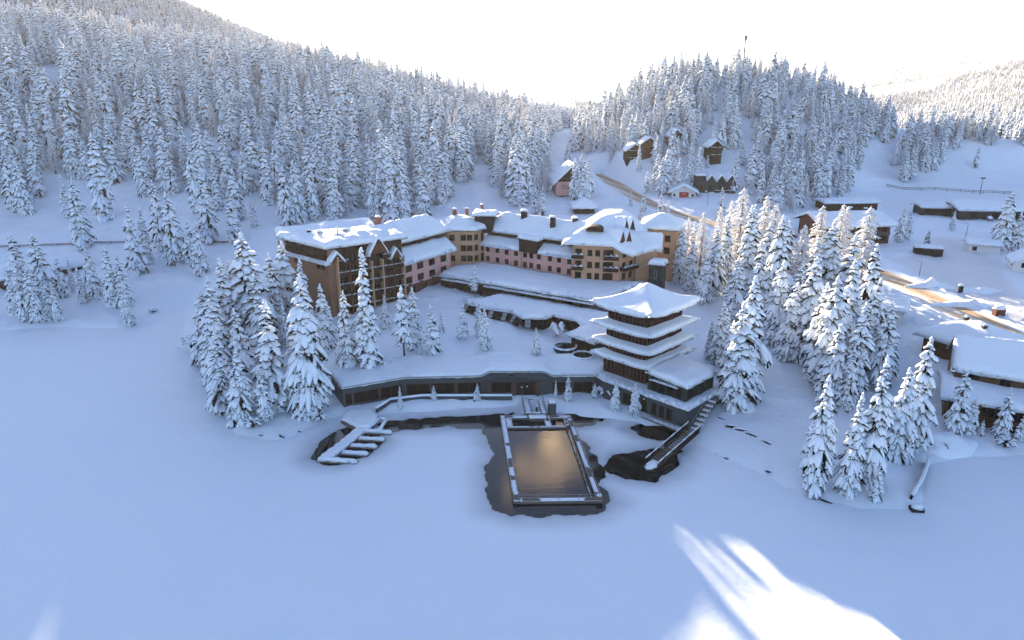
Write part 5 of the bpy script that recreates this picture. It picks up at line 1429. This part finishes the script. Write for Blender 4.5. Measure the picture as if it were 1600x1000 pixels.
# snow-covered parked cars
CARS = ((1050, 394, .3, 'snow-buried dark car parked behind the gabled block'), (1236, 372, .2, 'snow-covered car parked left of the roadside inn'), (1545, 345, 1.2, 'snow-covered car before the long hall'))
for (u0, v0, rz, lab) in CARS:
    g = px_ground(u0, v0); cr_ = empty('parked_car', g, lab, 'car', 'snow-covered parked cars', rz)
    def kid(nm, mb_, m_, sm=False, par=None):
        o_ = bpy.data.objects.new(nm, mb_.mesh(nm, m_, sm)); COL.objects.link(o_); o_.parent = par or cr_; return o_
    mb = MB(); prof = [(-2.1, .35), (2.1, .35), (2.15, .8), (1.2, .95), (.6, 1.45), (-1.1, 1.5), (-1.7, 1.0), (-2.15, .9)]
    n = len(prof); mb.add([(x_, -.85, z_) for x_, z_ in prof] + [(x_, .85, z_) for x_, z_ in prof], [tuple(range(n)), tuple(range(n, 2 * n))[::-1]] + [(i, n + i, n + (i + 1) % n, (i + 1) % n) for i in range(n)]); kid('body', mb, 'metal')
    for x_ in (-1.35, 1.35):
        for y_ in (-.86, .86):
            mb = MB(); mb.tube([(x_, y_ - .1, .33), (x_, y_ + .1, .33)], [.33, .33], 12); kid('wheel', mb, 'black')
    for y_ in (-.862, .862):
        mb = MB(); mb.add([(-1.4, y_, 1.0), (.9, y_, 1.0), (.5, y_, 1.38), (-1.05, y_, 1.42)], [(0, 1, 2, 3)]); kid('side_window', mb, 'glass')
    mb = MB(); lump(mb, [Vector((-2.1, 0, 1.05)), Vector((-1.2, 0, 1.55)), Vector((-.3, 0, 1.62)), Vector((.6, 0, 1.5)), Vector((1.3, 0, 1.05)), Vector((2.1, 0, .9))], [.8, .95, .95, .95, .9, .8], [.3, .4, .4, .35, .3, .25], 10); kid('snow_cover', mb, 'snow', True)
# shrubs with snow on the bank and at the clump
def shrub(u, v, h, w_, label):
    g = px_ground(u, v); rt = random.Random(int(u + v)); r_ = empty('shrub', (g[0], g[1], g[2] - .05), label, 'shrub', 'snow-bent shrubs')
    cr, sn = MB(), MB()
    for k in range(16):
        a = rt.uniform(0, 6.28); o_ = Vector((math.cos(a), math.sin(a), 0)); l = w_ * rt.uniform(.5, 1); hh_ = h * rt.uniform(.5, 1)
        ps = [Vector((0, 0, 0)), o_ * l * .3 + Vector((0, 0, hh_ * .8)), o_ * l * .7 + Vector((0, 0, hh_)), o_ * l + Vector((0, 0, hh_ * .7))]
        cr.tube([tuple(p_) for p_ in ps], [.06, .05, .04, .02], 4); lump(sn, [p_ + Vector((0, 0, .08)) for p_ in ps[1:]], [.16 * h / 1.5, .26 * h / 1.5, .14 * h / 1.5], [.15, .22, .12], 6, 0, rt)
        frond(cr, ps, [.15, .25, .25, .1], rt)
    for nm, m_, k in (('branches', cr, 'needles'), ('snow_load', sn, 'tree_snow')):
        o_ = bpy.data.objects.new(nm, m_.mesh(nm, k, nm == 'snow_load')); COL.objects.link(o_); o_.parent = r_
for n_, (u0, v0, h, w_, lab) in enumerate(((300, 545, 3.2, 3.4, 'big snow-bent shrub leaning from the shore clump over the lake'), (318, 575, 2.6, 2.4, 'snow-bent shrub below the leaning one at the shore clump'), (590, 588, 2.6, 3.0, 'snow-heaped dark hedge bush in the courtyard corner'), (603, 578, 2.0, 2.2, 'round dark bush at the right end of the courtyard hedge'),
        (870, 528, 3.6, 2.4, 'pale branching shrub beside the round basins'), (240, 490, 1.0, 1.2, 'frosted twig bush on the left bay'), (945, 620, 2.0, 2.0, 'snowy bush against the pagoda base'), (500, 660, 1.6, 2.0, 'snowy shrub at the foot of the shore clump, nearest the dock'), (395, 668, 1.8, 2.0, 'snowy shrub at the left foot of the shore clump'), (1472, 700, 1.4, 1.6, 'twiggy snow-covered bush left of the chalet hedge'), (1570, 700, 1.6, 2.0, 'twiggy snow-covered bush before the lakeside hall'))):
    shrub(u0, v0, h, w_, lab)
def mound(u, v, rx, ry, h, label):
    g = px_ground(u, v); mb = MB(); n, m_ = 28, 9; vs = [(g[0], g[1], g[2] + h)]; fs = []
    for i in range(1, m_ + 1):
        for k in range(n):
            a = 2 * math.pi * k / n; r_ = i / m_; x_ = g[0] + math.cos(a) * rx * r_ * (1 + .15 * math.sin(3 * a + u)); y_ = g[1] + math.sin(a) * ry * r_ * (1 + .12 * math.cos(2 * a + v))
            zz = max(-.6, h * (1 - r_ ** 1.7)) + .14 * mnoise.noise(Vector((x_ * .9, y_ * .9, 0))) + .1 * mnoise.noise(Vector((x_ * 2.3, y_ * 2.3, 3)))
            vs.append((x_, y_, ground(x_, y_) + zz - .12 * (i == m_)))
    for k in range(n): fs.append((0, 1 + k, 1 + (k + 1) % n))
    for i in range(m_ - 1):
        for k in range(n): a = 1 + i * n + k; b = 1 + i * n + (k + 1) % n; fs.append((a, a + n, b + n, b))
    mb.add(vs, fs); o_ = mb.obj('snow_heap', 'snow', None, True); tag(o_, label, 'snow heap', 'heaps of snow')
mound(1470, 695, 7, 3.6, 1.6, 'broad ploughed snow heap beside the low boundary wall')
mound(805, 568, 9, 4, 1.0, 'soft hump of snow on the entrance wing roof terrace')
mound(560, 598, 3, 2, 1.0, 'rounded snow hump at the left end of the roof terrace')
mound(1455, 440, 8, 2.6, 1.3, 'long ploughed snow heap between road and car park')
mound(1500, 478, 9, 2.4, 1.2, 'ploughed snow heap right of the notice board')
mound(1530, 455, 6, 2.5, 1.0, 'ploughed snow heap inside the car park')

# ------------------------------------------------------------------ trees one can tell apart
ORD = ['first', 'second', 'third', 'fourth', 'fifth', 'sixth', 'seventh', 'eighth', 'ninth', 'tenth', 'eleventh', 'twelfth', 'thirteenth', 'fourteenth',
       'fifteenth', 'sixteenth', 'seventeenth', 'eighteenth', 'nineteenth', 'twentieth', 'twenty-first', 'twenty-second', 'twenty-third', 'twenty-fourth', 'twenty-fifth',
       'twenty-sixth', 'twenty-seventh', 'twenty-eighth', 'twenty-ninth', 'thirtieth', 'thirty-first', 'thirty-second', 'thirty-third', 'thirty-fourth']
TREES_XY = []
def tree_px(kind, u, v, vt, wide=1.0):
    """a tree whose foot is at photo pixel (u, v) and whose tip reaches row vt"""
    g = px_ground(u, v)
    x, y, z = g
    _, _, zt = at_y(u, vt, y)
    h = max(1.2, zt - z)
    return (kind, x, y, z - 0.15, h, wide)
def clump(items, where, group, size=None):
    """items: (kind, u, foot row, tip row[, width]); each labelled by its place along the clump"""
    items = sorted(items, key=lambda i: i[1])
    for n, it in enumerate(items):
        k, x, y, z, h, w = tree_px(*it)
        
        larch = k[0] == 'l'
        lab = 'rime-covered larch' if larch else ('dark patchily snowed spruce' if k == 'dark' else ('slender snow-covered spruce' if k in ('thin', 's4') else
               ('bare-stemmed snowy spruce' if k == 'trunky' else ('tall snow-laden spruce' if h > 15 else ('small snowy spruce' if h < 6 else 'snow-laden spruce')))))
        if len(items) > 1: lab += ', ' + ORD[n] + ' from the left'
        plant(k, x, y, z, h, random.uniform(0, 6.28), lab + ' ' + where, group, 'larch_tree' if larch else 'spruce_tree', w)
        TREES_XY.append((x, y, 2.2))
clump([('s2', 398, 545, 362, 1.25), ('s0', 453, 505, 376, 1.25), ('s3', 363, 560, 402, 1.25), ('l0', 372, 520, 405, 1.2), ('s5', 340, 575, 432, 1.25), ('s1', 328, 560, 452, 1.3), ('s6', 428, 640, 468, 1.25), ('s0', 488, 645, 428, .95),
       ('s3', 508, 545, 442, 1.2), ('s4', 466, 610, 498, 1.2), ('s1', 447, 540, 468, 1.2), ('s5', 378, 660, 545, 1.25), ('s7', 350, 645, 515, 1.25), ('s3', 480, 655, 560, 1.2), ('s1', 414, 655, 570, 1.2), ('young', 318, 570, 500, 1.2), ('young', 367, 662, 608, 1.2), ('s6', 412, 560, 425, 1.3), ('s2', 345, 605, 465, 1.3), ('s7', 432, 520, 392, 1.2), ('s3', 478, 515, 402, 1.15), ('s1', 380, 600, 480, 1.3)],
      'in the shore clump beside the brown wing', 'spruces on the shore left of the hotel')
clump([('s1', 546, 590, 453, .9), ('thin', 578, 590, 386, 1.05), ('s3', 603, 515, 460), ('trunky', 632, 560, 445, 1.0), ('s1', 648, 545, 448), ('s3', 675, 556, 473), ('s0', 724, 530, 473), ('s4', 749, 527, 467), ('s0', 757, 545, 480),
       ('trunky', 742, 465, 413), ('s0', 837, 560, 511), ('young', 530, 570, 538), ('young', 690, 520, 482, .7), ('young', 655, 555, 535), ('young', 746, 558, 545, .8)],
      'in the snowy hotel courtyard', 'trees in the hotel courtyard')
clump([('thin', 626, 640, 603, 1.2), ('young', 678, 626, 601, 1.3), ('young', 746, 628, 598, 1.2), ('thin', 868, 620, 593, 1.1), ('young', 887, 626, 585, 1.0), ('young', 929, 622, 598, 1.5), ('s0', 962, 640, 595, 1.05), ('s0', 990, 650, 597, 1.05)],
      'on the bank before the entrance', 'small trees on the bank before the entrance wing')
clump([('s3', 1145, 640, 470, 1.15), ('s2', 1160, 622, 430, 1.0), ('s0', 1122, 570, 470, 1.1), ('s5', 1132, 612, 500, 1.1), ('s1', 1108, 560, 500), ('s4', 1172, 590, 470)],
      'in the group beside the pagoda', 'spruces beside the pagoda tower')
clump([('s1', 1078, 455, 370), ('s0', 1062, 440, 352), ('l0', 1092, 430, 330), ('s0', 1100, 475, 395), ('l1', 1118, 420, 322), ('s1', 1130, 440, 335), ('l0', 1150, 425, 292, 1.2), ('s3', 1160, 470, 320), ('l1', 1186, 430, 305, 1.2), ('s5', 1178, 500, 375),
       ('s2', 1205, 500, 335), ('s0', 1210, 535, 405), ('s1', 1080, 420, 345), ('s3', 1046, 400, 345), ('young', 1230, 490, 455), ('l1', 1136, 400, 312, 1.2), ('s1', 1168, 440, 318, 1.1), ('l0', 1200, 440, 318, 1.2), ('s6', 1112, 460, 352, 1.1), ('s3', 1192, 465, 345, 1.1), ('s2', 1145, 500, 400, 1.1), ('s7', 1222, 450, 342, 1.2), ('l1', 1072, 400, 338, 1.1)],
      'in the grove behind the pagoda', 'grove behind the pagoda tower')
clump([('l0', 1272, 430, 320, 1.2), ('l1', 1300, 450, 318, 1.1), ('l0', 1338, 470, 322, 1.3), ('s2', 1255, 560, 400, 1.15), ('s0', 1285, 605, 430, 1.15), ('s3', 1310, 575, 405, 1.1), ('s5', 1268, 585, 440, 1.2), ('s2', 1296, 628, 505, 1.25), ('s1', 1330, 620, 470, 1.1), ('s4', 1345, 590, 450),
       ('s1', 1372, 605, 470, 1.1), ('s0', 1384, 590, 505, 1.1), ('dark', 1345, 540, 380, 1.1), ('s3', 1240, 520, 410, 1.1), ('s1', 1320, 640, 540), ('l1', 1243, 470, 350, 1.2), ('s2', 1285, 480, 345, 1.2), ('s6', 1320, 500, 365, 1.2), ('l0', 1310, 430, 322, 1.2), ('s3', 1262, 500, 370, 1.2), ('s0', 1232, 560, 440, 1.15), ('s5', 1356, 560, 430, 1.1)],
      'in the big clump before the road', 'big clump between the pagoda and the road')
clump([('s5', 1265, 765, 585, .95), ('s3', 1322, 772, 612, .9), ('s6', 1352, 758, 556, .8), ('young', 1366, 780, 722, .9), ('s0', 1395, 718, 573, .95), ('s1', 1422, 700, 525, 1.0), ('young', 1335, 775, 745, .8)],
      'on the foreground point of land', 'spruces on the foreground point')
clump([('young', 1490, 678, 578, 1.1), ('s4', 1514, 676, 620, 1.3), ('young', 1562, 684, 604, .95), ('young', 1532, 682, 655, 1.1), ('young', 1592, 690, 645, 1.1)],
      'before the chalet by the shore', 'trees before the lakeside chalet')
clump([('s2', 1563, 388, 294, 1.0), ('s5', 1584, 392, 330, 1.2), ('s1', 1404, 378, 322), ('s4', 1416, 376, 326), ('dark', 1448, 384, 358, 1.4), ('s1', 1487, 360, 328), ('young', 1524, 262, 228)],
      'around the ploughed car park', 'trees around the car park')
clump([('s4', 26, 492, 415), ('s5', 40, 470, 362, 1.1), ('s2', 72, 468, 362, 1.1), ('s1', 44, 502, 405), ('s4', 60, 504, 410), ('s1', 92, 502, 440), ('s3', 78, 500, 430), ('s5', 98, 464, 400), ('s0', 148, 468, 386), ('s4', 130, 474, 416), ('thin', 115, 455, 400)],
      'by the dark shore hut', 'spruces around the hut on the left shore')
clump([('s4', 180, 478, 382), ('s1', 197, 480, 395), ('s0', 203, 506, 445), ('s3', 215, 426, 316), ('thin', 232, 410, 322, 1.2), ('s1', 254, 392, 280), ('s0', 275, 412, 298), ('s5', 300, 418, 342), ('s2', 316, 428, 345), ('s1', 132, 388, 278),
       ('thin', 106, 340, 272, 1.2), ('s4', 166, 342, 205), ('s3', 365, 378, 298), ('thin', 397, 356, 302, 1.2), ('s5', 325, 378, 262), ('thin', 342, 328, 246, 1.2), ('s1', 308, 332, 222), ('s0', 372, 345, 262), ('young', 518, 357, 315, .95), ('s1', 24, 330, 235), ('s0', 40, 335, 250), ('s3', 62, 305, 225), ('s2', 228, 305, 226), ('s0', 262, 300, 215), ('s4', 320, 330, 260), ('young', 140, 470, 420, .6)],
      'on the open slope above the shore', 'spruces scattered on the left slope')
clump([('s0', 1010, 300, 268), ('s1', 1025, 298, 240), ('s0', 1040, 300, 232), ('s2', 1033, 304, 245), ('s3', 1060, 298, 245), ('s1', 1075, 294, 240), ('s4', 1090, 290, 228), ('thin', 998, 268, 224, 1.2), ('s1', 1146, 300, 242), ('s3', 1170, 298, 225), ('s0', 1125, 340, 292), ('young', 1005, 330, 296), ('young', 985, 322, 298), ('young', 1031, 345, 302), ('young', 1042, 348, 312), ('young', 836, 335, 290), ('young', 848, 336, 292)],
      'near the hillside chalets', 'trees near the hillside chalets')
clump([('s2', 612, 352, 262, 1.1), ('s1', 595, 348, 262), ('s0', 630, 348, 268), ('s3', 660, 345, 258), ('s5', 450, 352, 258), ('s0', 465, 348, 250), ('s1', 490, 344, 255), ('s2', 897, 310, 246), ('s1', 908, 312, 240), ('s0', 916, 312, 252), ('s3', 920, 300, 245), ('l1', 855, 300, 258), ('l0', 1000, 355, 318), ('s4', 690, 322, 262), ('s3', 548, 330, 258), ('s1', 575, 325, 258)],
      'at the wood edge behind the hotel', 'trees at the forest edge behind the hotel')

# ------------------------------------------------------------------ the wooded hillsides
def inpoly(px, py, poly):
    return sd_poly(px, py, poly) < 0
WOODS_PX = [   # feet of the trees, as they lie in the photograph
    [(-200, 325), (40, 318), (100, 270), (150, 300), (205, 285), (250, 290), (290, 318), (330, 300), (360, 320), (420, 335), (470, 350), (560, 335), (590, 348), (650, 345), (700, 320), (720, 296), (735, 260), (770, 262), (775, 315), (815, 325), (850, 300),
     (862, 262), (890, 255), (880, 232), (860, 215), (905, 180), (800, 160), (400, 60), (250, 50), (100, 20), (-200, -60)],
    [(905, 180), (880, 232), (950, 262), (975, 262), (985, 240), (1015, 232), (1025, 285), (1075, 280), (1095, 262), (1120, 262), (1150, 240), (1170, 300), (1190, 330), (1250, 335), (1322, 312), (1335, 270), (1360, 260), (1385, 235), (1395, 200), (1330, 120), (1200, 85), (1050, 95), (940, 150)],
    [(1395, 275), (1410, 288), (1470, 262), (1490, 235), (1520, 222), (1548, 232), (1560, 205), (1480, 195), (1430, 215), (1395, 245)],
    [(1580, 228), (1600, 232), (1700, 240), (1700, 210), (1600, 205)],
]
CLEAR_PX = [[(70, 120), (100, 115), (105, 165), (72, 170)], [(735, 300), (742, 262), (768, 258), (772, 300), (750, 320)], [(1120, 100), (1128, 100), (1130, 205), (1095, 262), (1085, 240), (1118, 180)],
            [(1155, 180), (1170, 180), (1165, 250), (1150, 262)], [(270, 205), (300, 205), (300, 245), (280, 250)], [(330, 215), (360, 240), (350, 260), (325, 240)],
            [(852, 218), (885, 205), (895, 225), (880, 262), (852, 262)], [(1340, 235), (1390, 232), (1395, 270), (1345, 290)], [(540, 195), (566, 195), (566, 208), (540, 208)]]
def scatter(x0, x1, y0, y1, spacing, sub=1.0):
    nx, ny = int((x1 - x0) / spacing), int((y1 - y0) / spacing)
    gx, gy = np.meshgrid(np.arange(nx), np.arange(ny))
    x = x0 + (gx + .5 * (gy % 2) + rng.uniform(-.42, .42, gx.shape)) * spacing
    y = y0 + (gy + rng.uniform(-.42, .42, gx.shape)) * spacing
    return x.ravel(), y.ravel()
x, y = scatter(-560, 330, 225, 760, 5.6)
z = hfun(x, y)
u, v = to_px(x, y, z)
ok = np.zeros(x.shape, bool)
for p in WOODS_PX: ok |= inpoly(u, v, p)
for p in CLEAR_PX: ok &= ~inpoly(u, v, p)
ok |= (y > 480) & (u < 860) & (u > -250) & (v < 175) & (v > 0) & (y < 740) & ~inpoly(u, v, CLEAR_PX[0])
ok &= ~((y > 520) & (u > 880))
ok &= (rng.random(x.shape) > np.where(u < 880, 0.44, 0.12)) & (z > 4)
ok &= ~((wob(x, y, 70, 2) > 1.05) & (u < 880))
for (tx, ty, r) in TREES_XY: ok &= (x - tx) ** 2 + (y - ty) ** 2 > 9
for (tx, ty, r) in KEEP_CLEAR: ok &= (x - tx) ** 2 + (y - ty) ** 2 > r * r
x, y, z, u, v = x[ok], y[ok], z[ok], u[ok], v[ok]
hh = rng.normal(19.0, 4.6, x.shape).clip(7, 29)
hh[u > 880] *= .74
hh[rng.random(x.shape) < .12] *= .55
inview = (u > -20) & (u < 1620) & (v > 10)
dist = np.hypot(x, y)
score = np.where(inview, hh / dist, 0)
order = np.argsort(-score)
have = sum(1 for o in COL.objects if o.name.startswith('spruce_tree'))
NIND = max(0, 298 - have)
single = order[:NIND]; rest = order[NIND:]
COLS = [(110, 'above the dark shore hut'), (230, 'above the left bay'), (340, 'left of the lone slope spruces'), (430, 'left above the hotel'), (520, 'above the brown wing'), (600, 'above the pink wing'), (680, 'above the corner block'),
        (760, 'above the middle wing'), (870, 'left of the pink house'), (1010, 'left of the hill chalets'), (1150, 'around the hill chalets'), (1250, 'right of the zigzag house'), (1400, 'on the hill flank right'), (9999, 'on the low right ridge')]
def zone(u_, v_, h_):
    c = next(t for k, t in COLS if u_ < k)
    rank = 'in the front row' if v_ > 305 else ('in the second row' if v_ > 280 else ('in the third row' if v_ > 255 else 'in the fourth row'))
    size = 'tall snow-laden' if h_ > 22 else ('short snow-laden' if h_ < 15 else 'snow-laden')
    return '%s spruce %s of the forest, %s' % (size, rank, c), ('spruces along the edge of the rounded hill' if u_ > 870 else 'spruces along the edge of the hillside forest')
NS0 = len(SPR)
for i in single:
    w, g = zone(u[i], v[i], hh[i])
    k = SPR[int(rng.integers(0, NS0))]
    plant(k, x[i], y[i], z[i] - .2, hh[i], random.uniform(0, 6.28), w, g, 'spruce_tree', float(rng.uniform(.9, 1.15)))

def point_cloud(name, x, y, z, sc, wd, rot, idx, protos, label):
    me = bpy.data.meshes.new(name)
    me.vertices.add(len(x)); me.vertices.foreach_set('co', np.stack([x, y, z], 1).ravel())
    for nm, ar, ty in (('tsc', sc, 'FLOAT'), ('twd', wd, 'FLOAT'), ('trot', rot, 'FLOAT'), ('tidx', idx, 'INT')):
        a = me.attributes.new(nm, ty, 'POINT'); a.data.foreach_set('value', ar.astype(np.int32 if ty == 'INT' else np.float32))
    ob = link(name, me)
    ng = bpy.data.node_groups.new(name, 'GeometryNodeTree')
    ng.interface.new_socket('Geometry', in_out='INPUT', socket_type='NodeSocketGeometry')
    ng.interface.new_socket('Geometry', in_out='OUTPUT', socket_type='NodeSocketGeometry')
    N = ng.nodes.new; LK = ng.links.new
    gi, go = N('NodeGroupInput'), N('NodeGroupOutput')
    iop = N('GeometryNodeInstanceOnPoints'); iop.inputs['Pick Instance'].default_value = True
    jn = N('GeometryNodeJoinGeometry')
    for p in reversed(protos):
        oi = N('GeometryNodeObjectInfo'); oi.inputs['Object'].default_value = p; oi.inputs['As Instance'].default_value = True
        LK(oi.outputs['Geometry'], jn.inputs[0])
    def att(nm, ty):
        n = N('GeometryNodeInputNamedAttribute'); n.data_type = ty; n.inputs['Name'].default_value = nm; return n.outputs['Attribute']
    cs = N('ShaderNodeCombineXYZ'); LK(att('twd', 'FLOAT'), cs.inputs[0]); LK(att('twd', 'FLOAT'), cs.inputs[1]); LK(att('tsc', 'FLOAT'), cs.inputs[2])
    cr = N('ShaderNodeCombineXYZ'); LK(att('trot', 'FLOAT'), cr.inputs[2])
    LK(gi.outputs[0], iop.inputs['Points']); LK(jn.outputs[0], iop.inputs['Instance'])
    LK(att('tidx', 'INT'), iop.inputs['Instance Index']); LK(cr.outputs[0], iop.inputs['Rotation']); LK(cs.outputs[0], iop.inputs['Scale'])
    LK(iop.outputs[0], go.inputs[0])
    md = ob.modifiers.new('trees', 'NODES'); md.node_group = ng
    tag(ob, label, None, None, 'stuff')
    return ob
def proto(kind):
    ms = KINDS[kind]; me = bpy.data.meshes.new('tree_' + kind); V, F, MI = [], [], []
    co_all, loops, starts, mi, sm = [], [], [], [], []
    off = 0; ls = 0
    for j, m in enumerate(ms):
        co = np.empty(len(m.vertices) * 3, np.float32); m.vertices.foreach_get('co', co); co_all.append(co)
        lv = np.empty(len(m.loops), np.int32); m.loops.foreach_get('vertex_index', lv); loops.append(lv + off)
        st = np.empty(len(m.polygons), np.int32); m.polygons.foreach_get('loop_start', st); starts.append(st + ls)
        mi.append(np.full(len(m.polygons), j, np.int32)); sm.append(np.full(len(m.polygons), j != 1, bool))
        off += len(m.vertices); ls += len(m.loops)
        me.materials.append(m.materials[0])
    co = np.concatenate(co_all); lv = np.concatenate(loops); st = np.concatenate(starts)
    me.vertices.add(off); me.vertices.foreach_set('co', co)
    me.loops.add(ls); me.loops.foreach_set('vertex_index', lv)
    me.polygons.add(len(st)); me.polygons.foreach_set('loop_start', st)
    me.polygons.foreach_set('material_index', np.concatenate(mi)); me.polygons.foreach_set('use_smooth', np.concatenate(sm))
    me.update(calc_edges=True)
    return bpy.data.objects.new('tree_' + kind, me)
PK = SPR + ['thin', 'l0', 'l1']
NS = len(SPR)
PROTO = [proto(k) for k in PK]
n = len(rest)
idx = rng.integers(0, NS + 1, n)
larchy = rng.random(n) < np.where(u[rest] < 860, .18, .05)
idx[larchy] = rng.integers(NS + 1, NS + 3, larchy.sum())
sc = hh[rest] / H0
FOREST_N = n
point_cloud('forest', x[rest], y[rest], z[rest] - .3, sc, sc * rng.uniform(1.0, 1.35, n), rng.uniform(0, 6.28, n), idx, PROTO,
            'dense snow-laden spruce forest filling the hillsides above the hotel')
# far hills: forest that reads as one mass
KINDS['far0'] = None
def far_tree(seed, r):
    rr = random.Random(seed); tr, cr, sn = MB(), MB(), MB()
    tr.tube([(0, 0, 0), (0, 0, 15)], [.25, .05], 4)
    for li in range(7):
        t = li / 7; z0 = 2 + 15 * t; rad = r * H0 * (1 - t) ** .8 + .3
        for b in range(5):
            az = li * 1.3 + b * 1.2566 + rr.uniform(-.3, .3); o_ = Vector((math.cos(az), math.sin(az), 0)); s_ = Vector((-o_.y, o_.x, 0))
            L_ = rad * rr.uniform(.7, 1.2)
            a = Vector((0, 0, z0 + 1.4)); e = a + o_ * L_ + Vector((0, 0, -L_ * .8 - 1))
            cr.add([a + Vector((0, 0, -.8)), e + s_ * L_ * .5 - Vector((0, 0, .7)), e - s_ * L_ * .5 - Vector((0, 0, .7))], [(0, 1, 2)])
            if rr.random() < .85: sn.add([a, e + s_ * L_ * .42, e + o_ * .3, e - s_ * L_ * .42, a + o_ * L_ * .5 + Vector((0, 0, .1))], [(0, 4, 1), (1, 4, 2), (2, 4, 3), (3, 4, 0)])
    sn.add([(-.3, 0, 15.5), (.3, -.2, 15.5), (.1, .3, 15.5), (0, 0, 18)], [(0, 1, 3), (1, 2, 3), (2, 0, 3)])
    return tr, cr, sn
for k in range(3):
    reg('far%d' % k, far_tree(50 + k, .17 + .02 * k), SM)
FP = [proto('far%d' % k) for k in range(3)]
xa, ya = scatter(-900, 150, 740, 1500, 8.5)
xb, yb = scatter(180, 1800, 480, 2200, 11.0)
xc, yc = scatter(900, 3000, 2700, 4000, 24.0)
x = np.concatenate([xa, xb, xc]); y = np.concatenate([ya, yb, yc])
z = hfun(x, y); u, v = to_px(x, y, z)
ok = (u > -60) & (u < 1660) & (v > -40) & (v < 262)
ok &= ~((u > 1230) & (v > 215) & (u < 1400)) & (rng.random(x.shape) > np.where(y > 1400, .25, .12)) & (wob(x, y, 260, 1) > -1.1)
ok &= ~((x > 180) & (y < 560) & (x < 330))
x, y, z = x[ok], y[ok], z[ok]; n = len(x); sc = rng.normal(14, 2.5, n).clip(6, 20) / H0
point_cloud('distant_forest', x, y, z - .3, sc, sc * rng.uniform(.9, 1.3, n), rng.uniform(0, 6.28, n), rng.integers(0, 3, n), FP,
            'far snow-dusted forest on the pale hills beyond the ridge')
FAR_N = n
print('TREES single', len(single), 'have', have, 'forest', FOREST_N, 'far', FAR_N)

# ------------------------------------------------------------------ haze: pale air round the whole scene
mb = MB(); mb.box(-4300, 4300, -800, 6100, -4.0, 700.0)
hm = bpy.data.materials.new('haze'); hm.use_nodes = True
nt = hm.node_tree; nt.nodes.remove(nt.nodes['Principled BSDF'])
pv = nt.nodes.new('ShaderNodeVolumePrincipled')
pv.inputs['Color'].default_value = (0.93, 0.94, 0.96, 1); pv.inputs['Density'].default_value = HAZE
pv.inputs['Anisotropy'].default_value = 0.3
nt.links.new(pv.outputs[0], nt.nodes['Material Output'].inputs['Volume'])
hz = mb.obj('haze', hm)
tag(hz, 'thin pale winter haze over the valley', None, None, 'stuff')
